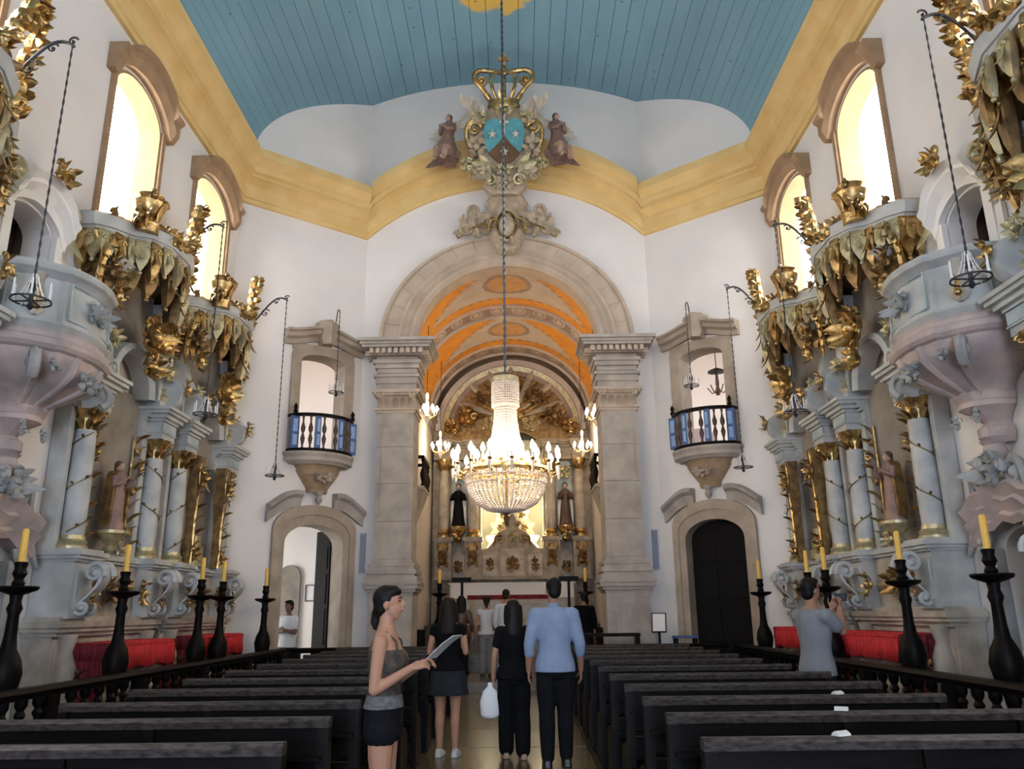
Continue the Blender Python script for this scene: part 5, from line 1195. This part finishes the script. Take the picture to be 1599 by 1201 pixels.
# niche saints of the near side altars
for lab, x, y, rz in (('carved saint statue in the left altar past the pulpit', -XS + .27, YAL, -HP), ('carved saint statue in the right altar past the pulpit', XS - .27, YAL, HP)):
    F = thing('saint_statue', lab, 'statue', (x, y, 2.602), rz, 'saints of the side altars'); statue(F, (0,0,0), .92, M['robe'], M['skin_s'], M['hairbr'], (.5, .2))
    b = MB(); b.loft([[(-w, .03, z), (w, .03, z), (w*.8, -.11, z), (-w*.8, -.11, z)] for w, z in ((.18,.05),(.185,.3),(.17,.55),(.13,.74),(.06,.8))]); b.build('mantle', M['golddk'], F)
# chancel balconies
for s, sd in ((-1, 'left'), (1, 'right')):
    T = thing('chancel_balcony', 'dark wooden balcony on the %s wall of the chancel' % sd, 'balcony', (s*XC, 19.75, 0), -HP if s < 0 else HP, 'balconies inside the chancel')
    MB().box(-.6, .6, 0, .36, 4.36, 4.44).build('balcony_floor', M['stone2'], T, 0)
    b = MB(); b.box(-.6, .6, .31, .36, 5.1, 5.18); b.box(-.6, -.55, 0, .36, 5.1, 5.18); b.box(.55, .6, 0, .36, 5.1, 5.18); b.build('handrail', M['wood'], T, 0)
    for i in range(9): link(balme, 'baluster', T, (-.56 + i*.14, .33, 4.44), (0,0,0), (.8,.8,.98))
    b = MB(); b.loft([[(-w, 0, z), (w, 0, z), (w*.9, d, z), (-w*.9, d, z)] for w, d, z in ((.06,.06,3.5),(.18,.12,3.6),(.3,.2,3.85),(.5,.3,4.2),(.56,.34,4.36))]); b.build('corbel', M['stone2'], T)
# chancel candle stands and choir desks
for lab, x, y in (('dark candle stand in the chancel left of the altar steps', -1.62, 18.9), ('dark candle stand in the chancel right of the altar steps', 1.72, 18.9)): stand(lab, x, y, k=.98).location.z = .171
for lab, x in (('black flat-topped stand in the chancel, left', -1.12), ('black flat-topped stand in the chancel, right', 1.35)):
    T = thing('lectern_stand', lab, 'stand', (x, 19.1, .171), 0, 'black stands in the chancel')
    MB().box(-.03, .03, -.03, .03, .04, 2.0).build('post', M['wood'], T, 0); MB().box(-.22, .22, -.12, .12, 2.0, 2.1).build('top', M['wood'], T, 0); MB().box(-.18, .18, -.15, .15, 0, .04).build('foot', M['wood'], T, 0)
for lab, x in (('tall dark choir stall by the left chancel wall', -2.15), ('tall dark choir stall by the right chancel wall', 2.15)):
    T = thing('choir_stall', lab, 'stall', (x, 18.6, .171), 0, 'choir stalls')
    s = 1 if x > 0 else -1
    MB().box(*sorted((s*.16, s*.22)), -.85, .85, 0, 1.75).build('back', M['wood'], T, 0); MB().box(-.16, .16, -.85, .85, .42, .48).build('seat', M['wood'], T, 0)
    for y in (-.82, 0, .82): MB().box(-.18, .16, y-.03, y+.03, 0, .95).build('arm_panel', M['wood'], T, 0)
    b = MB(); b.box(*sorted((s*.10, s*.26)), -.88, .88, 1.75, 1.82); b.build('cresting', M['wood'], T, 0)
# column loudspeakers on the arch wall
for s, sd in ((-1, 'left'), (1, 'right')):
    T = thing('loudspeaker', 'slim pale grey column loudspeaker on the wall beside the %s arch pilaster' % sd, 'loudspeaker', (s*3.02, YA - .002, 0), PI, 'column loudspeakers')
    MB().box(-.055, .055, 0, .09, 2.3, 3.1).build('cabinet', M['cab'] if 'cab' in M else M.setdefault('cab', mat('speaker_grey', (.32,.36,.46), .5)), T, 0)
    MB().box(-.045, .045, .09, .10, 2.33, 3.07).build('grille', M.setdefault('gri', mat('speaker_grille', (.22,.26,.36), .7)), T, 0)
# ================================================================ PEOPLE
def pm(n, c, r=.7, **k): M[n] = mat(n, c, r, **k)
pm('skin', (.42,.22,.14), .55, spec=.3); pm('skin2', (.33,.17,.11), .55, spec=.3); pm('skin3', (.16,.085,.06), .5); pm('hairdk', (.009,.007,.006), .55, spec=.2, noise=.5, scale=30, stretch=(1,1,.15)); pm('hairbn', (.018,.009,.007), .55, spec=.2, noise=.5, scale=30, stretch=(1,1,.15))
pm('shirtblue', (.25,.32,.46), .85, spec=.2, noise=.12, scale=9, bump=.3, bscale=5); pm('teegrey', (.21,.225,.25), .85, spec=.2, noise=.1, scale=9, bump=.3, bscale=5); pm('tank', (.10,.075,.055), .8, noise=1, col2=(.03,.025,.022), scale=14); pm('tankhem', (.16,.16,.165), .8, noise=1, col2=(.08,.08,.085), scale=30)
pm('denim', (.022,.023,.028), .85, spec=.2, noise=.3, scale=12); pm('cloth_white', (.62,.64,.68), .8, bump=.25, bscale=6); pm('trouser', (.008,.008,.010), .9, spec=.12, bump=.2, bscale=7); pm('shoewhite', (.55,.54,.52), .6); pm('sandal', (.38,.24,.16), .6); pm('shoedk', (.015,.013,.013), .4)
pm('eye', (.02,.015,.012), .2); pm('lip', (.35,.12,.10), .5); pm('greycl', (.20,.20,.21), .8)
TR = [(.80,.150,.10,0),(.88,.172,.118,-.01),(.96,.165,.112,-.005),(1.05,.142,.100,0),(1.12,.138,.098,0),(1.22,.158,.112,.005),(1.32,.172,.115,.005),(1.39,.180,.098,0),(1.435,.165,.082,-.005),(1.465,.10,.068,-.005),(1.49,.064,.06,0)]
def trow(z, fem):
    for a, b_ in zip(TR, TR[1:]):
        if a[0] <= z <= b_[0]:
            t = (z - a[0]) / (b_[0] - a[0]); r = [a[i] + (b_[i] - a[i]) * t for i in range(4)]; break
    else: r = list(TR[0] if z < TR[0][0] else TR[-1])
    if fem:
        f = .88 if z > 1.2 else (.87 if z > 1.0 else 1.03); r[1] *= f; r[2] *= .95
    return r
def remesh(b, nm, m_, par, vox, it=3):
    o = b.build(nm, m_, par, 0); o.data.polygons.foreach_set('use_smooth', [True] * len(o.data.polygons))
    r = o.modifiers.new('skin', 'REMESH'); r.mode = 'VOXEL'; r.voxel_size = vox; r.use_smooth_shade = True
    s = o.modifiers.new('smooth', 'SMOOTH'); s.factor = .5; s.iterations = it
    return o
def torso(b, z0, z1, inf, fem, flare=0, n=18):
    zs = [z0 + (z1 - z0) * i / 10 for i in range(11)]; rg = []
    for z in zs:
        _, rx, ry, yo = trow(z, fem); bust = .035 * math.exp(-((z - 1.27) / .06) ** 2) if fem else 0
        k = flare * max(0, (1.1 - z))
        rg.append([((rx + inf + k) * math.cos(a) , (ry + inf + k) * math.sin(a) * (1 + (bust / ry if math.sin(a) > .2 else 0)) + yo, z) for a in [2*PI*j/n for j in range(n)]])
    b.loft(rg)
def chain(b, pts, n=10):
    """pts (pos, r): smooth tapered limb"""
    P = [V(p) for p, r in pts]; R2 = [r for p, r in pts]; q = []; rr = []
    for i in range(len(P) - 1):
        for k in range(4):
            t = k / 4; q.append(P[i].lerp(P[i+1], t)); rr.append(R2[i] + (R2[i+1] - R2[i]) * t)
    q.append(P[-1]); rr.append(R2[-1]); b.tube(q, rr, n)
    for p, r in pts: b.ell(p, r * .99, n, 7)
def hand(b, w, d, up_, curl=.6, k=1.0, side=1):
    """w wrist, d pointing direction, up_ back-of-hand direction; palm, four fingers, thumb"""
    w = V(w); d = V(d).normalized(); u = V(up_); u = (u - d * u.dot(d)).normalized(); s = d.cross(u) * side
    b.loft([[tuple(w + d*t*k + s*x*k + u*y*k) for x, y in ((-wd,.011),(wd,.011),(wd,-.012),(-wd,-.012))] for t, wd in ((-.01,.024),(.03,.034),(.085,.040))])
    for i, L in enumerate((.068,.078,.072,.056)):
        x = (-.030 + .020*i); p = w + d*.08*k + s*x*k; pts = [p]; a = 0
        for seg in (.42,.33,.25):
            a += curl * .9; dd = d * math.cos(a) - u * math.sin(a); p = p + dd * L * seg * k; pts.append(p)
        b.tube(pts, [.0098*k,.0092*k,.0085*k,.0065*k], 7)
    p = w + d*.025*k - s*.032*k; pts = [p, p + (d*.55 - s*.6 - u*.35)*.04*k, p + (d*.85 - s*.5 - u*.7)*.07*k]; b.tube(pts, [.013*k,.0115*k,.008*k], 7)
def person(label, loc, rz, h, fem, arms, cl, hairs, skin='skin', vox=.010, stride=.0, headturn=0, grp=None, face=True, tilt=0):
    T = thing('person', label, 'person', loc, rz, grp); k = h / 1.75
    T.scale = (k, k, k)
    b = MB(); torso(b, .80, 1.49, 0, fem)
    b.lathe([(.062,1.44),(.052,1.50),(.05,1.58)], 12)
    HM = Matrix.Translation((0, .015, 1.645)) @ Matrix.Rotation(headturn, 4, 'Z') @ Matrix.Rotation(tilt, 4, 'X')
    b.M = HM; b.ell((0, -.012, .02), (.073,.092,.09), 14, 9); b.ell((0, .018, -.035), (.058,.066,.078), 12, 8); b.ell((0, .05, -.088), (.026,.026,.022), 8, 6)
    b.tube([(0,.082,.02),(0,.103,-.018),(0,.092,-.03)], [.008,.0135,.011], 7); b.ell((0,.083,-.053), (.02,.012,.010), 8, 5); b.ell((0,.075,.035), (.045,.02,.012), 8, 5)
    for s in (-1, 1): b.ell((s*.074,-.008,-.015), (.009,.02,.031), 7, 5)
    b.M = None
    legs = {}
    for s in (-1, 1):
        st_ = stride * s; legs[s] = [((s*.085, 0, .86), .088), ((s*.09, st_*.35, .68), .078), ((s*.09, st_*.5+.01, .49), .056), ((s*.09, st_*.6-.02, .36), .055), ((s*.09, st_*.9-.01, .1), .037)]
        chain(b, legs[s]); f = V((s*.095, st_*.9, 0))
        b.loft([[tuple(f + V((x*w, y, z))) for x, z in ((-1,.012),(1,.012),(.8,hh),(-.8,hh))] for y, w, hh in ((-.07,.03,.06),(-.02,.036,.085),(.06,.042,.06),(.13,.045,.038),(.18,.03,.025))])
    for s in (-1, 1):
        e, w, hd, hu, cu = arms[s]
        sh = (s*(.155 if fem else .18), -.005, 1.395)
        chain(b, [(sh, .050 if fem else .058), (V(sh).lerp(V(e), .5) + V((s*.008,0,0)), .043 if fem else .05), (e, .036 if fem else .041), (V(e).lerp(V(w), .35), .036 if fem else .041), (w, .025 if fem else .028)])
        hand(b, w, hd, hu, cu, 1.0, s)
    remesh(b, 'body', M[skin], T, vox)
    if face:
        b = MB(HM)
        for s in (-1, 1):
            b = MB(HM); b.ell((s*.03,.078,.012), (.012,.008,.006), 8, 5); b.build('eye', M['eye'], T)
            b = MB(HM); b.tube([(s*.014,.086,.03),(s*.03,.086,.036),(s*.046,.075,.031)], [.004,.005,.003], 5); b.build('eyebrow', M['hairdk'], T)
        b = MB(HM); b.ell((0,.087,-.053), (.019,.009,.007), 8, 5); b.build('lips', M['lip'], T)
    # hair
    hm = M[hairs[1]]; b = MB(HM)
    b.ell((0, -.025, .035), (.082,.092,.092), 14, 9); b.ell((0, -.055, -.02), (.07,.058,.075), 12, 8)
    if hairs[0] == 'bun':
        b.ell((0, .02, .075), (.07,.07,.045), 12, 7); b.ell((0,-.09,-.06), (.04,.035,.045), 10, 6); b.tube([(0,-.09,-.05),(0,-.105,-.12),(.01,-.10,-.17)], [.035,.03,.012], 8)
    elif hairs[0] == 'long':
        b.ell((0, .015, .07), (.078,.075,.05), 12, 7)
        b.loft([[(w*math.cos(a), -.06 - .03*t + d*math.sin(a), .03 - .42*t) for a in [2*PI*j/12 for j in range(12)]] for t, w, d in ((0,.08,.06),(.3,.095,.06),(.6,.11,.055),(.85,.10,.045),(1,.05,.03))])
        for s in (-1, 1): b.tube([(s*.075,.0,.05),(s*.088,-.01,-.06),(s*.095,-.02,-.18)], [.03,.03,.02], 8)
    else: b.ell((0, .03, .078), (.068,.065,.036), 12, 7)
    remesh(b, 'hair', hm, T, max(vox, .011), 3)
    # clothes
    for kind, m_, *a in cl:
        b = MB()
        if kind == 'top':
            z0, z1, inf, sl = a[:4]; torso(b, z0, z1, inf, fem, .10 if len(a) < 5 else a[4])
            if sl > 0:
                for s in (-1, 1):
                    e, w = V(arms[s][0]), V(arms[s][1]); sh = V((s*(.155 if fem else .18), -.005, 1.395)); r0 = (.050 if fem else .058) + inf
                    pts = [((s*.10, -.005, 1.39), r0), (sh, r0), (sh.lerp(e, min(sl, 1)), r0*.88 if sl < 1 else r0*.72)]
                    if sl > 1: pts.append((e.lerp(w, sl - 1), r0*.62))
                    chain(b, pts)
            remesh(b, a[5] if len(a) > 5 else 'shirt', M[m_], T, vox, 2)
        elif kind == 'strap':
            for s in (-1, 1):
                b = MB(); b.tube([(s*.085,.10,1.33),(s*.09,.085,1.40),(s*.088,.02,1.458),(s*.085,-.06,1.43),(s*.08,-.095,1.34)], .007, 6); b.build('strap', M[m_], T)
        elif kind == 'legs':
            z0, inf, wide = a[:3]; torso(b, .80, 1.02, inf, fem)
            for s in (-1, 1):
                L = legs[s]; pts = [(L[0][0], L[0][1] + inf)]
                for (p, r), (p2, r2) in zip(L, L[1:]):
                    if p2[2] < z0:
                        t = (p[2] - z0) / (p[2] - p2[2]); q = V(p).lerp(V(p2), t); pts.append((q, r + (r2 - r)*t + inf + wide)); break
                    pts.append((p2, r2 + inf + wide * (1 - p2[2])))
                chain(b, pts)
            remesh(b, a[3] if len(a) > 3 else 'trousers', M[m_], T, vox, 2)
        elif kind == 'skirt':
            z0, fl_ = a[:2]; n = 20; rg = []
            for i in range(8):
                z = 1.0 - (1.0 - z0) * i / 7; _, rx, ry, yo = trow(max(z, .86), fem); kf = fl_ * i / 7
                rg.append([((rx + .014 + kf)*math.cos(q)*(1 + .04*math.sin(5*q)*i/7), (ry + .014 + kf)*math.sin(q), z) for q in [2*PI*j/n for j in range(n)]])
            b.loft(rg); remesh(b, 'skirt', M[m_], T, vox, 2)
        elif kind == 'shoes':
            for s in (-1, 1):
                st_ = stride * s; f = V((s*.095, st_*.9, 0)); b = MB()
                b.loft([[tuple(f + V((x*w, y, z))) for x, z in ((-1,.0),(1,.0),(1,.03),(.75,hh),(-.75,hh),(-1,.03))] for y, w, hh in ((-.085,.03,.07),(-.03,.042,.095),(.05,.048,.075),(.13,.051,.05),(.195,.032,.03))])
                remesh(b, 'shoe', M[m_], T, max(vox*.8, .008), 2)
    return T
DOWN = lambda s, fw=.03, out=.24: ((s*out, -.03 + fw*.3, 1.12), (s*(out + .01), .05 + fw, .87), (0, .15, -1), (s, 0, 0), .35)
arm_g = {1: ((.20,-.03,1.10), (.11,.20,1.235), (-.25,1,.28), (.6,.1,.9), .7), -1: ((-.20,.0,1.11), (-.09,.22,1.24), (.25,1,.28), (-.6,.1,.9), .7)}
girl = person('young woman with tied dark hair in a strappy top and black shorts, holding a leaflet', (-.66, 5.4, 0), -1.62, 1.66, True, arm_g,
    [('top', 'tank', 1.03, 1.345, .010, 0, .12, 'camisole'), ('top', 'tankhem', .98, 1.06, .018, 0, .10, 'top_hem'), ('strap', 'tank'), ('legs', 'trouser', .845, .012, .02, 'shorts'), ('shoes', 'sandal')], ('bun', 'hairdk'), vox=.0075, tilt=.06)
b = MB(); b.loft([[(-.075,.0,-.10),(.075,.0,-.10),(.075,.004,-.10),(-.075,.004,-.10)],[(-.075,.03,.04),(.075,.03,.04),(.075,.034,.04),(-.075,.034,.04)],[(-.075,.06,.12),(.075,.06,.12),(.075,.064,.12),(-.075,.064,.12)]])
o = tag(b.build('leaflet', M['paper'], None, .3), 'grey leaflet held up by the woman in the strappy top', 'leaflet'); o.location = (-.31, 5.38, 1.30); o.rotation_euler = (-.65, 0, -1.9)
man = person('man in a light blue shirt and black trousers seen from behind', (.56, 8.75, 0), .0, 1.83, False, {1: DOWN(1, .04, .25), -1: DOWN(-1, -.02, .25)},
    [('top', 'shirtblue', .86, 1.47, .022, 1.35, .06), ('legs', 'trouser', .07, .018, .012), ('shoes', 'shoedk')], ('short', 'hairdk'), skin='skin2', vox=.0095, stride=.05, headturn=.25)
b = MB(); b.lathe([(.066,1.455),(.072,1.46),(.068,1.51),(.062,1.51)], 14, (0,-.005,0)); b.build('collar', M['shirtblue'], man)
w3 = person('woman dressed all in black with long black hair, seen from behind', (.13, 9.25, 0), .1, 1.62, True, {1: DOWN(1, .05, .23), -1: DOWN(-1, .0, .23)},
    [('top', 'black', .86, 1.45, .018, .55, .10), ('legs', 'black', .10, .02, .035), ('shoes', 'sandal')], ('long', 'hairdk'), vox=.0095, stride=-.07)
w2 = person('woman with long brown hair, black top and grey shorts, seen from behind', (-.60, 9.4, 0), -.12, 1.66, True, {1: ((.21,.0,1.13), (.17,.17,1.16), (-.2,1,.4), (.6,0,.8), .8), -1: ((-.22,-.02,1.13), (-.18,.18,1.12), (.2,1,.3), (-.6,0,.8), .7)},
    [('top', 'black', .93, 1.45, .016, .2, .08), ('skirt', 'denim', .66, .06), ('shoes', 'shoewhite')], ('long', 'hairbn'), vox=.0095)
guy = person('man in a grey t-shirt raising his arms to take a photo among the right pews', (3.08, 8.22, 0), -1.15, 1.78, False, {1: ((.20,.16,1.26), (.06,.30,1.47), (-.2,.5,1), (.5,.6,0), 1.0), -1: ((-.19,.19,1.25), (-.05,.31,1.46), (.2,.5,1), (-.5,.6,0), 1.0)},
    [('top', 'teegrey', .86, 1.465, .022, .62, .05), ('legs', 'trouser', .07, .016, .01), ('shoes', 'shoedk')], ('short', 'hairdk'), skin='skin2', vox=.0095, tilt=.15)
T = thing('phone', 'dark phone held up by the man in the grey t-shirt', 'phone', (3.08 + .36, 8.22 + .16, 1.60), -1.15)
b = MB(); b.box(-.075, .075, -.005, .005, -.038, .038); b.build('phone_body', M['shoedk'], T, 0); b = MB(); b.box(-.068, .068, -.0065, -.005, -.033, .033); b.build('screen', mat('phone_screen', (.05,.06,.08), .1), T, 0)
b = MB(); b.loft([[(.11*w*math.cos(a), .05*w*math.sin(a), z) for a in [2*PI*j/12 for j in range(12)]] for w, z in ((.6,-.3),(.95,-.27),(1.0,-.14),(.7,-.03),(.25,.02),(.2,.06))]); o = b.build('carrier_bag', M['white'], None, 1.0); tag(o, 'white bag carried low by the woman in black', 'bag'); o.location = (-.13, 9.27, .70)
GB = 'visitors near the high altar'
st_arms = {1: DOWN(1), -1: DOWN(-1)}
CZ_ = .17
person('woman in a white sleeveless top before the altar, seen from behind', (-.52, 18.2, CZ_), .1, 1.66, True, st_arms, [('top', 'cloth_white', .90, 1.45, .018, .1, .08), ('legs', 'greycl', .1, .02, .02), ('shoes', 'shoedk')], ('bun', 'hairbn'), vox=.014, face=False, grp=GB)
person('man in a white shirt before the altar, half hidden by the woman in black', (-.08, 17.75, CZ_), -.3, 1.78, False, st_arms, [('top', 'cloth_white', .86, 1.47, .022, 1.4, .05), ('legs', 'trouser', .07, .018, .01), ('shoes', 'shoedk')], ('short', 'hairbn'), skin='skin2', vox=.014, face=False, grp=GB)
person('person in dark brown clothes before the altar, left of the white-topped woman', (-1.03, 17.6, CZ_), .0, 1.66, True, st_arms, [('top', 'brownwood', .86, 1.45, .02, 1.5, .06), ('legs', 'trouser', .07, .018, .01), ('shoes', 'shoedk')], ('long', 'hairdk'), skin='skin2', vox=.014, face=False, grp=GB)
person('person in dark clothes before the altar, right of the man in light blue', (1.62, 18.3, CZ_), .2, 1.72, False, st_arms, [('top', 'black', .86, 1.47, .02, 1.5, .06), ('legs', 'trouser', .07, .018, .01), ('shoes', 'shoedk')], ('short', 'hairdk'), skin='skin2', vox=.014, face=False, grp=GB)
person('man in a white t-shirt with folded arms in the sacristy doorway', (-4.44, 16.72, 0), PI - .5, 1.76, False, {1: ((.24,.06,1.14), (.02,.19,1.16), (-1,.1,.15), (0,1,.3), .5), -1: ((-.24,.06,1.14), (-.02,.17,1.2), (1,.1,.1), (0,1,.3), .5)},
    [('top', 'cloth_white', .86, 1.465, .022, .6, .05), ('legs', 'trouser', .07, .018, .01), ('shoes', 'shoedk')], ('short', 'hairdk'), skin='skin3', vox=.012)
bp = person('person in dark clothes with a backpack beyond the sacristy door', (-3.98, 18.4, 0), .4, 1.68, True, st_arms, [('top', 'black', .86, 1.45, .02, 1.5, .06), ('legs', 'trouser', .07, .018, .01), ('shoes', 'shoedk')], ('long', 'hairdk'), vox=.014, face=False)
b = MB(); b.loft([[(.14*w*math.cos(a), -.2 + .09*w*math.sin(a), z) for a in [2*PI*j/12 for j in range(12)]] for w, z in ((.6,1.0),(1,1.04),(1,1.3),(.7,1.42),(.3,1.45))]); b.build('backpack', M['greycl'], bp, 1.0)
for lab, x, y in (('white folded paper lying on the second right pew rail', 1.97, 4.75), ('white folded paper lying on the third right pew rail', 2.28, 5.62), ('white folded paper lying on the first right pew rail', 1.62, 3.85)):
    b = MB(); b.loft([[(t, -.03, .0), (t, .03, .0), (t, .022, .015), (t, 0, .029), (t, -.024, .015)] for t in (-.06, 0, .055)]); o = b.build('folded_paper', M['paper'], None, .4); tag(o, lab, 'paper', 'papers left on the pews'); o.location = (x, y, .955); o.rotation_euler = (0, 0, .5*math.sin(x*9)); o.scale = (.62, .8, .7)
